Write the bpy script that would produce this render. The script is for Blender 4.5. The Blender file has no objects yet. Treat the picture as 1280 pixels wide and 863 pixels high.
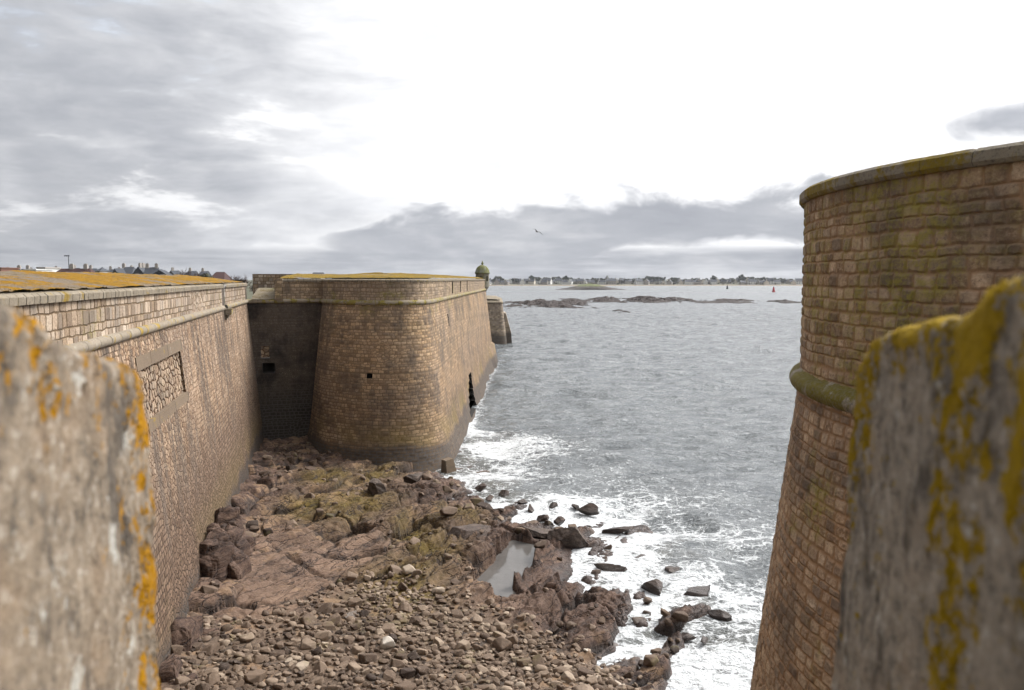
import bpy, bmesh, math, random
import numpy as np
from mathutils import Vector

random.seed(7)
RNG = np.random.default_rng(11)
SC = bpy.context.scene
COL = SC.collection
R = math.radians

# ------------------------------------------------------------------ camera geometry
CAM_H = 12.5                       # eye height above the sea (z = 0)
PITCH = math.atan(82.5 / 1000.0)   # looks slightly down
SP, CP = math.sin(PITCH), math.cos(PITCH)


def ray(px, py):
    x, yi = (px - 640) / 1000.0, (431.5 - py) / 1000.0
    return np.array([x, CP + yi * SP, -SP + yi * CP])


def at_z(px, py, z=0.0):
    d = ray(px, py)
    t = (z - CAM_H) / d[2]
    return np.array([d[0] * t, d[1] * t, z])


def at_y(px, py, Y):
    d = ray(px, py)
    t = Y / d[1]
    return np.array([d[0] * t, Y, CAM_H + d[2] * t])


# ------------------------------------------------------------------ numpy noise
def h2(ix, iy, seed=0):
    n = (ix.astype(np.int64) * 374761393 + iy.astype(np.int64) * 668265263 + seed * 982451653) & 0x7fffffff
    n = ((n ^ (n >> 13)) * 1274126177) & 0x7fffffff
    n = ((n ^ (n >> 16)) * 2246822519) & 0x7fffffff
    return ((n ^ (n >> 15)) & 0xffffff) / float(0xffffff)


def vnoise(x, y, seed=0):
    ix, iy = np.floor(x), np.floor(y)
    fx, fy = x - ix, y - iy
    fx = fx * fx * fx * (fx * (fx * 6 - 15) + 10)
    fy = fy * fy * fy * (fy * (fy * 6 - 15) + 10)
    a, b = h2(ix, iy, seed), h2(ix + 1, iy, seed)
    c, d = h2(ix, iy + 1, seed), h2(ix + 1, iy + 1, seed)
    return (a + (b - a) * fx) * (1 - fy) + (c + (d - c) * fx) * fy


def fbm(x, y, oct=4, seed=0, gain=0.5):
    s, a, t = 0.0, 1.0, 0.0
    for k in range(oct):
        s = s + a * vnoise(x * 2 ** k + 13.7 * k, y * 2 ** k - 7.1 * k, seed + k)
        t += a
        a *= gain
    return s / t


def vor(x, y, seed=0, jit=0.9):
    """F1, F2, three random numbers per cell and the offset to the cell point."""
    ix, iy = np.floor(x), np.floor(y)
    f1 = np.full(x.shape, 9.0)
    f2 = np.full(x.shape, 9.0)
    cx, cy = np.zeros_like(x), np.zeros_like(x)
    ox, oy = np.zeros_like(x), np.zeros_like(x)
    for a in (-1, 0, 1):
        for b in (-1, 0, 1):
            jx, jy = ix + a, iy + b
            px = jx + 0.5 + jit * (h2(jx, jy, seed) - 0.5)
            py = jy + 0.5 + jit * (h2(jx, jy, seed + 1) - 0.5)
            d = np.hypot(px - x, py - y)
            m = d < f1
            f2 = np.where(m, f1, np.minimum(f2, d))
            cx, cy = np.where(m, jx, cx), np.where(m, jy, cy)
            ox, oy = np.where(m, x - px, ox), np.where(m, y - py, oy)
            f1 = np.where(m, d, f1)
    return f1, f2, h2(cx, cy, seed + 2), h2(cx, cy, seed + 3), h2(cx, cy, seed + 4), ox, oy


def sstep(a, b, x):
    t = np.clip((x - a) / (b - a), 0, 1)
    return t * t * (3 - 2 * t)


# ------------------------------------------------------------------ object helpers
def tag(o, label=None, cat=None, group=None, kind=None):
    if label: o['label'] = label
    if cat: o['category'] = cat
    if group: o['group'] = group
    if kind: o['kind'] = kind
    return o


def thing(name, label, cat, loc=(0, 0, 0), rz=0, group=None):
    o = bpy.data.objects.new(name, None)
    o.empty_display_size = 0.3
    COL.objects.link(o)
    o.location = loc
    o.rotation_euler = (0, 0, rz)
    return tag(o, label, cat, group)


def mesh_np(name, verts, faces, mats, parent=None, uv=None, attrs=None, smooth=True, matidx=None, world=True):
    """verts (n,3) array; faces (m,3) or (m,4) array or list of lists; attrs: per-vertex floats."""
    me = bpy.data.meshes.new(name)
    verts = np.asarray(verts, dtype=np.float64)
    if parent is not None and world:
        verts = verts - np.array(parent.location)
    if isinstance(faces, np.ndarray):
        k = faces.shape[1]
        me.vertices.add(len(verts))
        me.vertices.foreach_set('co', verts.astype(np.float32).ravel())
        me.loops.add(faces.size)
        me.loops.foreach_set('vertex_index', faces.astype(np.int32).ravel())
        me.polygons.add(len(faces))
        me.polygons.foreach_set('loop_start', np.arange(0, faces.size, k, dtype=np.int32))
        me.polygons.foreach_set('loop_total', np.full(len(faces), k, dtype=np.int32))
        me.update(calc_edges=True)
    else:
        me.from_pydata([tuple(v) for v in verts], [], [tuple(f) for f in faces])
    if uv is not None:
        l = me.uv_layers.new(name='UVMap')
        idx = np.empty(len(me.loops), dtype=np.int32)
        me.loops.foreach_get('vertex_index', idx)
        l.data.foreach_set('uv', np.asarray(uv, dtype=np.float32)[idx].ravel())
    for k, v in (attrs or {}).items():
        a = me.attributes.new(k, 'FLOAT', 'POINT')
        a.data.foreach_set('value', np.asarray(v, dtype=np.float32).ravel())
    for m in (mats if isinstance(mats, (list, tuple)) else [mats]):
        me.materials.append(m)
    if matidx is not None:
        me.polygons.foreach_set('material_index', np.asarray(matidx, dtype=np.int32))
    me.polygons.foreach_set('use_smooth', np.full(len(me.polygons), bool(smooth)))
    me.update()
    o = bpy.data.objects.new(name, me)
    COL.objects.link(o)
    if parent is not None:
        o.parent = parent
    return o


def grid_faces(ni, nj, keep=None):
    i, j = np.meshgrid(np.arange(ni - 1), np.arange(nj - 1), indexing='ij')
    a = i * nj + j
    f = np.stack([a, a + nj, a + nj + 1, a + 1], -1)
    if keep is not None:
        f = f[keep]
    return f.reshape(-1, 4)


class MB:
    """Collects simple shapes into one mesh."""
    def __init__(self):
        self.v, self.f, self.m = [], [], []

    def add(self, v, f, m=0):
        n = len(self.v)
        self.v += [tuple(p) for p in v]
        self.f += [[n + i for i in q] for q in f]
        self.m += [m] * len(f)

    def box(self, c, s, rz=0, m=0, taper=1.0):
        ca, sa = math.cos(rz), math.sin(rz)
        v = []
        for k in (-1, 1):
            t = taper if k > 0 else 1.0
            for a, b in ((-1, -1), (1, -1), (1, 1), (-1, 1)):
                x, y = a * s[0] / 2 * t, b * s[1] / 2 * t
                v.append((c[0] + x * ca - y * sa, c[1] + x * sa + y * ca, c[2] + k * s[2] / 2))
        self.add(v, [(3, 2, 1, 0), (4, 5, 6, 7), (0, 1, 5, 4), (1, 2, 6, 5), (2, 3, 7, 6), (3, 0, 4, 7)], m)

    def gable(self, c, s, rz=0, m=0, hip=0.0):
        """ridge along local x; c = centre of the base"""
        ca, sa = math.cos(rz), math.sin(rz)
        hx, hy = s[0] / 2, s[1] / 2
        p = [(-hx, -hy, 0), (hx, -hy, 0), (hx, hy, 0), (-hx, hy, 0), (-hx + hip, 0, s[2]), (hx - hip, 0, s[2])]
        v = [(c[0] + x * ca - y * sa, c[1] + x * sa + y * ca, c[2] + z) for x, y, z in p]
        self.add(v, [(3, 2, 1, 0), (0, 1, 5, 4), (2, 3, 4, 5), (1, 2, 5), (3, 0, 4)], m)

    def tube(self, pts, rads, n=8, m=0, cap=True):
        rings = []
        for i, p in enumerate(pts):
            p = Vector(p)
            d = Vector(pts[min(i + 1, len(pts) - 1)]) - Vector(pts[max(i - 1, 0)])
            d.normalize()
            a = d.orthogonal().normalized() if abs(d.z) < 0.95 else (d.cross(Vector((0, 1, 0)))).normalized()
            b = d.cross(a)
            rings.append([p + (a * math.cos(t) + b * math.sin(t)) * rads[i] for t in [2 * math.pi * k / n for k in range(n)]])
        v = [q for r in rings for q in r]
        f = []
        for i in range(len(pts) - 1):
            for k in range(n):
                f.append((i * n + k, i * n + (k + 1) % n, (i + 1) * n + (k + 1) % n, (i + 1) * n + k))
        if cap:
            f.append(tuple(range(n))[::-1])
            f.append(tuple((len(pts) - 1) * n + k for k in range(n)))
        self.add(v, f, m)

    def lathe(self, c, prof, n=24, m=0):
        v, f = [], []
        for r, z in prof:
            for k in range(n):
                t = 2 * math.pi * k / n
                v.append((c[0] + r * math.cos(t), c[1] + r * math.sin(t), c[2] + z))
        for i in range(len(prof) - 1):
            for k in range(n):
                f.append((i * n + k, i * n + (k + 1) % n, (i + 1) * n + (k + 1) % n, (i + 1) * n + k))
        f.append(tuple(range(n))[::-1])
        f.append(tuple((len(prof) - 1) * n + k for k in range(n)))
        self.add(v, f, m)

    def build(self, name, mats, parent=None, smooth=False, local=False, boxuv=False):
        if boxuv:                                   # every face its own vertices, mapped flat in metres
            v, f, q = [], [], []
            for fc in self.f:
                P_ = [Vector(self.v[i]) for i in fc]
                nrm = (P_[1] - P_[0]).cross(P_[2] - P_[0])
                f.append([len(v) + i for i in range(len(fc))])
                for a in P_:
                    v.append(tuple(a))
                    q.append((a.x, a.y) if abs(nrm.z) > max(abs(nrm.x), abs(nrm.y)) else ((a.y, a.z) if abs(nrm.x) > abs(nrm.y) else (a.x, a.z)))
            return mesh_np(name, np.array(v), f, mats, parent, uv=q, smooth=False, matidx=self.m, world=not local)
        return mesh_np(name, np.array(self.v), self.f, mats, parent, smooth=smooth, matidx=self.m, world=not local)


# ------------------------------------------------------------------ node helpers
class NT:
    def __init__(self, tree):
        self.t = tree
        self.n = tree.nodes
        self.l = tree.links

    def _in(self, sock, v):
        if v is None:
            return
        if isinstance(v, bpy.types.NodeSocket):
            self.l.new(v, sock)
        else:
            if sock.type == 'RGBA' and isinstance(v, (tuple, list)) and len(v) == 3:
                v = (*v, 1)
            sock.default_value = v

    def node(self, typ, **kw):
        nd = self.n.new(typ)
        for k, v in kw.items():
            setattr(nd, k, v)
        return nd

    def m(self, op, a, b=None, c=None, clamp=False):
        nd = self.node('ShaderNodeMath', operation=op, use_clamp=clamp)
        for i, v in enumerate((a, b, c)):
            self._in(nd.inputs[i], v)
        return nd.outputs[0]

    def vm(self, op, a, b=None):
        nd = self.node('ShaderNodeVectorMath', operation=op)
        self._in(nd.inputs[0], a)
        if op == 'SCALE':
            self._in(nd.inputs['Scale'], b)
        elif b is not None:
            self._in(nd.inputs[1], b)
        return nd.outputs[1] if op in ('LENGTH', 'DOT_PRODUCT') else nd.outputs[0]

    def xyz(self, v):
        nd = self.node('ShaderNodeSeparateXYZ')
        self._in(nd.inputs[0], v)
        return nd.outputs

    def comb(self, x, y, z=0.0):
        nd = self.node('ShaderNodeCombineXYZ')
        for i, v in enumerate((x, y, z)):
            self._in(nd.inputs[i], v)
        return nd.outputs[0]

    def noise(self, vec, scale, detail=4, rough=0.55, dist=0.0, dim='3D', col=False):
        nd = self.node('ShaderNodeTexNoise', noise_dimensions=dim)
        if dim == '1D':
            self._in(nd.inputs['W'], vec)
        else:
            self._in(nd.inputs['Vector'], vec)
        for k, v in (('Scale', scale), ('Detail', detail), ('Roughness', rough), ('Distortion', dist)):
            self._in(nd.inputs[k], v)
        return nd.outputs['Color' if col else 'Fac']

    def voronoi(self, vec, scale, feature='F1', dim='3D', rand=1.0):
        nd = self.node('ShaderNodeTexVoronoi', voronoi_dimensions=dim, feature=feature)
        if dim == '1D':
            self._in(nd.inputs['W'], vec)
        else:
            self._in(nd.inputs['Vector'], vec)
        self._in(nd.inputs['Scale'], scale)
        self._in(nd.inputs['Randomness'], rand)
        return nd.outputs

    def ss(self, x, a, b, lo=0.0, hi=1.0):
        """smoothstep; a > b gives a falling step"""
        nd = self.node('ShaderNodeMapRange', interpolation_type='SMOOTHSTEP')
        if not isinstance(a, bpy.types.NodeSocket) and a > b:
            a, b, lo, hi = b, a, hi, lo
        for i, v in enumerate((x, a, b, lo, hi)):
            self._in(nd.inputs[i], v)
        return nd.outputs[0]

    def mix(self, f, a, b, mode='MIX'):
        nd = self.node('ShaderNodeMix', data_type='RGBA', blend_type=mode, clamp_factor=True)
        self._in(nd.inputs[0], f)
        self._in(nd.inputs[6], a)
        self._in(nd.inputs[7], b)
        return nd.outputs[2]

    def fmix(self, f, a, b):
        nd = self.node('ShaderNodeMix', data_type='FLOAT')
        self._in(nd.inputs[0], f)
        self._in(nd.inputs[2], a)
        self._in(nd.inputs[3], b)
        return nd.outputs[0]

    def ramp(self, f, stops, interp='LINEAR'):
        nd = self.node('ShaderNodeValToRGB')
        cr = nd.color_ramp
        cr.interpolation = interp
        while len(cr.elements) < len(stops):
            cr.elements.new(0.5)
        for e, (p, c) in zip(cr.elements, stops):
            e.position = p
            e.color = (*c, 1) if len(c) == 3 else c
        self._in(nd.inputs[0], f)
        return nd.outputs[0]

    def attr(self, name):
        return self.node('ShaderNodeAttribute', attribute_name=name).outputs['Fac']

    def uv(self):
        return self.node('ShaderNodeUVMap', uv_map='UVMap').outputs[0]

    def pos(self):
        return self.node('ShaderNodeNewGeometry').outputs['Position']

    def objc(self):
        return self.node('ShaderNodeTexCoord').outputs['Object']

    def bump(self, h, dist=1.0, strength=1.0, normal=None):
        nd = self.node('ShaderNodeBump')
        nd.inputs['Strength'].default_value = strength
        nd.inputs['Distance'].default_value = dist
        self._in(nd.inputs['Height'], h)
        if normal is not None:
            self._in(nd.inputs['Normal'], normal)
        return nd.outputs[0]


def new_mat(name):
    m = bpy.data.materials.new(name)
    m.use_nodes = True
    m.node_tree.nodes.clear()
    return m, NT(m.node_tree)


def finish(m, t, color, rough=0.9, normal=None, disp=None, spec=0.3, sat=None, val=1.0, **kw):
    if sat:
        hs = t.node('ShaderNodeHueSaturation')
        hs.inputs['Saturation'].default_value = sat; hs.inputs['Value'].default_value = val
        t._in(hs.inputs['Color'], color); color = hs.outputs[0]
    b = t.node('ShaderNodeBsdfPrincipled')
    t._in(b.inputs['Base Color'], color)
    t._in(b.inputs['Roughness'], rough)
    t._in(b.inputs['Specular IOR Level'], spec)
    for k, v in kw.items():
        t._in(b.inputs[k], v)
    if normal is not None:
        t._in(b.inputs['Normal'], normal)
    o = t.node('ShaderNodeOutputMaterial')
    t.l.new(b.outputs[0], o.inputs['Surface'])
    if disp is not None:
        d = t.node('ShaderNodeDisplacement')
        d.inputs['Midlevel'].default_value = 0
        d.inputs['Scale'].default_value = 1
        t._in(d.inputs['Height'], disp)
        t.l.new(d.outputs[0], o.inputs['Displacement'])
        m.displacement_method = 'BOTH'
    return m


def plain(name, col, rough=0.8, var=0.25, scale=3.0, spec=0.3):
    m, t = new_mat(name)
    n = t.noise(t.objc(), scale, 4)
    c = t.mix(n, tuple(x * (1 - var) for x in col), tuple(min(1, x * (1 + var)) for x in col))
    return finish(m, t, c, rough, spec=spec)


def lichen_mask(t, vec, scale, lo, hi, detail=6):
    n = t.noise(vec, scale, detail, 0.68, 0.4)
    return t.ss(n, lo, hi)


# ------------------------------------------------------------------ masonry
def masonry(name, h=0.25, w=0.42, rubble=0.35, stones=None, mortar=(.2, .17, .14), joint=0.028, relief=0.035,
            tide=None, dark=0.0, darkscale=0.35, top=None, green=0.0, dirt=(.045, .038, .033), dirtamt=0.75, streak=0.4,
            seed=0.0, warp=0.07, mortar_soft=0.03, roughc=0.35, light_joint=0.0, near=False, tsoft=.55, low=0.0, sat=1.35, val=1.05):
    stones = stones or [(.0, (.20, .145, .105)), (.35, (.33, .25, .18)), (.6, (.42, .33, .25)), (.85, (.28, .20, .15)), (1., (.5, .42, .34))]
    m, t = new_mat(name)
    uv0 = t.vm('ADD', t.uv(), (seed, seed * 0.37, 0))
    wn = t.vm('SUBTRACT', t.noise(uv0, 1.7, 3, col=True), (.5, .5, .5))
    wn2 = t.vm('SUBTRACT', t.noise(uv0, 6.5, 2, col=True), (.5, .5, .5))
    uv = t.vm('ADD', uv0, t.vm('ADD', t.vm('SCALE', wn, warp * 1.7), t.vm('SCALE', wn2, warp * 0.9)))
    u, v, _ = t.xyz(uv)
    # coursed stones with courses of unequal height
    vv = t.m('ADD', t.m('DIVIDE', v, h), t.m('MULTIPLY', t.noise(v, 1.1 / h * 0.35, 1, dim='1D'), 1.1))
    row = t.m('FLOOR', vv)
    fr = t.m('SUBTRACT', vv, row)
    W = t.m('ADD', t.m('DIVIDE', u, w), t.m('MULTIPLY', row, 17.37))
    v1 = t.voronoi(W, 1, 'F1', '1D', 0.85)
    e1 = t.voronoi(W, 1, 'DISTANCE_TO_EDGE', '1D', 0.85)
    dv = t.m('MULTIPLY', e1[0], w)
    dh = t.m('MULTIPLY', t.m('SUBTRACT', 0.5, t.m('ABSOLUTE', t.m('SUBTRACT', fr, 0.5))), h)
    d_c = t.m('SMOOTH_MIN', dv, dh, 0.04)
    r_c = t.xyz(v1['Color'])
    # rubble stones
    q = t.comb(t.m('DIVIDE', u, w * 0.82), t.m('DIVIDE', v, h * 0.95))
    v2 = t.voronoi(q, 1, 'F1', '2D', 0.9)
    e2 = t.voronoi(q, 1, 'DISTANCE_TO_EDGE', '2D', 0.9)
    d_r = t.m('MULTIPLY', e2[0], h * 1.0)
    r_r = t.xyz(v2['Color'])
    sel = t.ss(t.noise(uv0, 0.16, 2), 0.62 - rubble * 0.45, 0.68 - rubble * 0.45)
    d = t.fmix(sel, d_c, d_r)
    r1 = t.fmix(sel, r_c[0], r_r[0])
    r2 = t.fmix(sel, r_c[1], r_r[1])
    stone = t.ss(d, joint * 0.45, joint * 0.45 + mortar_soft)
    grain = t.noise(uv0, 17, 6, 0.74)
    grain2 = t.noise(uv0, 5.5, 4, 0.62)
    base = t.ramp(t.m('ADD', t.m('MULTIPLY', r1, 0.8), t.m('MULTIPLY', t.m('SUBTRACT', grain2, .28), 0.5)), stones)
    base = t.mix(t.m('MULTIPLY', t.m('SUBTRACT', grain, 0.5), 3.0, clamp=True), base, (.58, .48, .37))
    base = t.mix(t.ss(grain, 0.52, 0.3, 0, 0.8), base, (.06, .044, .033))
    base = t.mix(t.m('MULTIPLY', t.m('POWER', r2, 2.0), 0.7), base, (.075, .055, .042))
    tonal = t.noise(uv0, .23, 4, .6)
    base = t.mix(t.ss(tonal, .42, .66, 0, .35), base, (.20, .165, .14))
    col = t.mix(stone, mortar, base)
    # weathering that belongs to the wall: soot-black crust, streaks, lichen, tide line
    z = t.xyz(t.pos())[2]
    big = t.noise(uv0, darkscale, 5, 0.6)
    strk = t.noise(t.comb(t.m('MULTIPLY', t.xyz(uv0)[0], 1.3), t.m('MULTIPLY', t.xyz(uv0)[1], 0.13)), 1, 5, 0.65)
    dm = t.m('ADD', t.m('MULTIPLY', big, 1 - streak), t.m('MULTIPLY', strk, streak))
    dmask = t.ss(dm, 0.60 - dark * 0.3, 0.74 - dark * 0.3, 0, dirtamt)
    dmask = t.m('MULTIPLY', dmask, t.ss(grain2, 0.2, 0.6, 0.45, 1))
    col = t.mix(dmask, col, t.mix(stone, tuple(x * 1.5 for x in dirt), dirt))
    if green > 0:
        g = t.ss(t.noise(uv0, 0.55, 5, 0.65), 0.62 - green * 0.3, 0.78 - green * 0.25, 0, 0.75)
        if top is not None:
            g = t.m('MULTIPLY', g, t.ss(z, top[0], top[1]))
        g = t.m('MULTIPLY', g, t.ss(t.m('ADD', t.m('MULTIPLY', grain2, .5), t.m('MULTIPLY', grain, .5)), 0.42, 0.58))
        col = t.mix(g, col, t.mix(grain, (.10, .095, .03), (.22, .19, .055)))
    if tide is not None:
        zz = t.m('ADD', z, t.m('MULTIPLY', t.m('SUBTRACT', t.noise(uv0, 0.5, 4), .5), 1.6))
        wet = t.ss(zz, tide + tsoft, tide - 0.25)
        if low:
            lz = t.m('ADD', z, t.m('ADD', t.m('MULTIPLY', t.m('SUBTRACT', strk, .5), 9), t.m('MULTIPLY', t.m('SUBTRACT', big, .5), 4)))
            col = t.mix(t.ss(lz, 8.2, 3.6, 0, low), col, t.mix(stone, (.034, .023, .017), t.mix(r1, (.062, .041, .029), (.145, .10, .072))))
        col = t.mix(t.m('MULTIPLY', t.m('MULTIPLY', wet, 0.84), t.ss(grain2, .2, .55, .62, 1)), col, t.mix(stone, tuple(.04 + light_joint * x for x in (.075, .06, .045)), t.mix(grain2, (.016, .012, .009), (.05, .038, .029))))
        gz = t.m('MULTIPLY', t.ss(zz, tide + 2.6, tide + 0.4), t.ss(t.noise(uv0, 0.22, 4), .42, .62))
        gz = t.m('MULTIPLY', gz, t.ss(zz, tide - .2, tide + .5))
        col = t.mix(t.m('MULTIPLY', gz, 0.0 if light_joint else (.3 if low > .6 else 0.5)), col, (.10, .078, .03))
    else:
        wet = None
    hgt = t.m('MULTIPLY', t.m('MULTIPLY', t.ss(d, 0.0, joint * 0.45 + mortar_soft * 0.95), t.m('ADD', 0.55, t.m('MULTIPLY', r2, 0.75))), relief)
    hgt = t.m('ADD', hgt, t.m('MULTIPLY', grain2, relief * roughc))
    hgt = t.m('ADD', hgt, t.m('MULTIPLY', grain, relief * 0.28))
    rough = 0.92 if wet is None else t.fmix(wet, 0.92, 0.78)
    finish(m, t, col, rough, None, hgt, spec=0.25, sat=sat, val=val)
    m.displacement_method = 'BOTH' if near else 'DISPLACEMENT'
    return m


def dressed(name, block=1.0, base=((.22, .19, .15), (.40, .35, .28)), lichen=0.4, lcol=((.19, .13, .02), (.36, .24, .03)), joint=0.02, relief=0.02, seed=0.0, crust=0.3):
    m, t = new_mat(name)
    uv0 = t.vm('ADD', t.uv(), (seed, 0, 0))
    wob = t.vm('ADD', uv0, t.vm('SCALE', t.vm('SUBTRACT', t.noise(uv0, 4, 3, col=True), (.5, .5, .5)), 0.05))
    u = t.m('DIVIDE', t.xyz(wob)[0], block)
    e = t.voronoi(u, 1, 'DISTANCE_TO_EDGE', '1D', 0.6)
    c = t.voronoi(u, 1, 'F1', '1D', 0.6)
    d = t.m('MULTIPLY', e[0], block)
    st = t.ss(d, joint * 0.4, joint)
    p = t.pos()
    grain = t.noise(p, 24, 5, 0.7)
    med = t.noise(p, 3.2, 6, 0.65)
    col = t.mix(t.m('ADD', t.m('MULTIPLY', t.xyz(c['Color'])[0], .3), t.m('MULTIPLY', med, .7)), *base)
    col = t.mix(t.ss(grain, .52, .3, 0, .7), col, (.08, .07, .06))
    col = t.mix(t.ss(t.noise(p, 1.3, 5, .65), .58, .72, 0, crust), col, (.06, .055, .05))
    lm = lichen_mask(t, p, 1.7, 0.64 - lichen * 0.3, 0.72 - lichen * 0.26)
    lm = t.m('MULTIPLY', lm, t.ss(grain, .3, .55, .35, 1))
    col = t.mix(lm, col, t.mix(med, *lcol))
    wl = lichen_mask(t, t.vm('ADD', p, (9, 4, 2)), 4.5, 0.63, 0.68)
    col = t.mix(t.m('MULTIPLY', wl, .5), col, (.42, .41, .36))
    col = t.mix(st, (.05, .045, .035), col)
    hgt = t.m('MULTIPLY', t.m('ADD', t.m('MULTIPLY', st, 1.0), t.m('ADD', t.m('MULTIPLY', med, .8), t.m('MULTIPLY', grain, .35))), relief)
    return finish(m, t, col, .92, None, hgt, spec=.2, sat=1.05)


def lichen_top(name, amount=0.6, orange=((.26, .13, .012), (.45, .25, .02)), stone=((.11, .085, .06), (.25, .20, .15)), lines=True, seed=0.0):
    m, t = new_mat(name)
    p = t.vm('ADD', t.pos(), (seed, seed * 2, 0))
    grain = t.noise(p, 14, 5, .7)
    med = t.noise(p, 1.6, 6, .62)
    col = t.mix(med, *stone)
    col = t.mix(t.ss(grain, .5, .3, 0, .6), col, (.09, .08, .06))
    big = t.noise(p, .32, 4, .55)
    f = t.m('ADD', t.m('MULTIPLY', big, .65), t.m('MULTIPLY', med, .35))
    lm = t.ss(f, .62 - amount * .28, .68 - amount * .26)
    lm = t.m('MULTIPLY', lm, t.ss(grain, .2, .46, .4, 1))
    col = t.mix(lm, col, t.mix(t.m('ADD', t.m('MULTIPLY', t.noise(p, 3.5, 5, .7), .8), t.m('MULTIPLY', grain, .2)), *orange))
    gm = t.ss(t.noise(p, 1.1, 6, .66), .52, .62, 0, .75)
    col = t.mix(gm, col, t.mix(grain, (.06, .045, .02), (.19, .14, .06)))
    hgt = t.m('ADD', t.m('MULTIPLY', lm, .02), t.m('ADD', t.m('MULTIPLY', med, .11), t.m('MULTIPLY', grain, .05)))
    return finish(m, t, col, .97, None, hgt, spec=.1)


M = {}
M['bastion'] = masonry('bastion_masonry', h=0.205, w=0.33, rubble=-.05, tide=1.5, dark=0.5, low=.3, green=.35, top=(8.5, 11.5), darkscale=.4, dirtamt=.72, warp=0.1,
                       stones=[(.0, (.12, .078, .046)), (.25, (.21, .142, .088)), (.5, (.29, .202, .128)), (.75, (.36, .262, .172)), (.9, (.26, .19, .13)), (1., (.43, .34, .245))],
                       mortar=(.12, .088, .06), joint=0.02, relief=0.026, seed=3, val=1.36, sat=1.2)
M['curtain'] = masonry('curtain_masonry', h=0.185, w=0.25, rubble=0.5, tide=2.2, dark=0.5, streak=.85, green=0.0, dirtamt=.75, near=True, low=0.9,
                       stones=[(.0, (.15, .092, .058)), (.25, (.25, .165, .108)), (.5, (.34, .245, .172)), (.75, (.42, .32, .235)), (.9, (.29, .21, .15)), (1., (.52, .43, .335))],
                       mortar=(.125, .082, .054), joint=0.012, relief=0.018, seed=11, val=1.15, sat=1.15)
M['curtain_parapet'] = masonry('curtain_parapet_masonry', h=0.27, w=0.36, rubble=.0, dark=.32, streak=.7, green=.3, dirtamt=.65, warp=.06, near=True,
                               stones=[(.0, (.20, .14, .095)), (.25, (.30, .225, .16)), (.5, (.40, .315, .24)), (.75, (.46, .38, .30)), (1., (.53, .455, .375))],
                               mortar=(.125, .088, .056), joint=0.02, relief=0.018, seed=21, val=1.0, sat=1.15)
M['bastion_parapet'] = masonry('bastion_parapet_masonry', h=0.21, w=0.33, rubble=.1, dark=.42, streak=.5, green=.3, dirtamt=.6, warp=.09,
                               stones=[(.0, (.13, .092, .06)), (.3, (.23, .17, .112)), (.6, (.32, .245, .17)), (.85, (.23, .175, .125)), (1., (.40, .325, .245))],
                               mortar=(.12, .09, .062), joint=0.02, relief=0.025, seed=31, val=1.3, sat=1.15)
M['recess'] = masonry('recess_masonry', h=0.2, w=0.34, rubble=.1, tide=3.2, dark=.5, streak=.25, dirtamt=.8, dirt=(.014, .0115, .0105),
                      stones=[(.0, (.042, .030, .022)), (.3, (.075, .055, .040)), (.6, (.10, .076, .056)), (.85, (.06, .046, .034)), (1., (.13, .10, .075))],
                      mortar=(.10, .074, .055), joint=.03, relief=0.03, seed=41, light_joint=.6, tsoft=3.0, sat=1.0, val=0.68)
M['infill'] = masonry('infill_rubble', h=0.26, w=0.34, rubble=1.4, dark=.2, near=True,
                      stones=[(.0, (.19, .11, .06)), (.4, (.30, .20, .12)), (.7, (.36, .26, .165)), (1., (.42, .33, .235))],
                      mortar=(.09, .05, .028), joint=0.02, relief=0.035, seed=51, sat=1.05)
M['tower'] = masonry('tower_masonry', h=.15, w=.24, rubble=0.15, dark=.34, streak=.35, green=.2, dirtamt=.6, darkscale=.6, warp=0.05, near=True, sat=1.22, val=1.5,
                     stones=[(.0, (.14, .09, .058)), (.25, (.235, .16, .106)), (.5, (.31, .22, .15)), (.75, (.38, .285, .20)), (.9, (.25, .19, .14)), (1., (.48, .39, .29))],
                     mortar=(.22, .148, .098), joint=.013, relief=0.024, seed=61, roughc=1.0)
M['tower_parapet'] = masonry('tower_parapet_masonry', h=.155, w=.24, rubble=0.1, dark=.36, streak=.25, green=0.7, dirtamt=.65, darkscale=.5, warp=0.05, near=True, sat=1.22, val=1.5,
                             stones=[(.0, (.14, .092, .06)), (.25, (.235, .165, .11)), (.5, (.31, .225, .155)), (.75, (.38, .29, .21)), (.9, (.25, .195, .145)), (1., (.48, .40, .30))],
                             mortar=(.225, .155, .105), joint=.013, relief=0.024, seed=71, roughc=1.0)
M['far_wall'] = masonry('far_wall_masonry', h=.3, w=.5, rubble=.0, tide=1.8, dark=.3, relief=0.03, seed=81,
                        stones=[(.0, (.16, .115, .075)), (.3, (.25, .19, .13)), (.6, (.33, .26, .18)), (1., (.40, .32, .24))], sat=1.0)
M['cordon'] = dressed('cordon_stone', 1.1, lichen=.35, base=((.17, .14, .105), (.31, .265, .205)), seed=2)
M['cordon_mossy'] = dressed('cordon_stone_mossy', .9, lichen=.95, lcol=((.07, .062, .014), (.24, .19, .038)), seed=5, relief=.022, joint=.004)
M['bastion_cordon'] = dressed('bastion_cordon_stone', 1.2, lichen=.6, base=((.17, .14, .11), (.32, .27, .20)), lcol=((.13, .11, .025), (.26, .2, .04)), seed=7)
M['coping'] = dressed('coping_stone', .4, lichen=.3, lcol=((.15, .10, .02), (.27, .18, .03)), base=((.15, .125, .092), (.29, .245, .185)), seed=9)
M['tower_coping'] = dressed('tower_coping_stone', .55, lichen=.62, base=((.17, .145, .11), (.33, .29, .22)), lcol=((.13, .10, .02), (.27, .19, .03)), seed=12, relief=.022, joint=.004)
M['lintel'] = dressed('lintel_stone', 2.6, lichen=.1, base=((.11, .08, .056), (.20, .15, .105)), seed=15)
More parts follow.
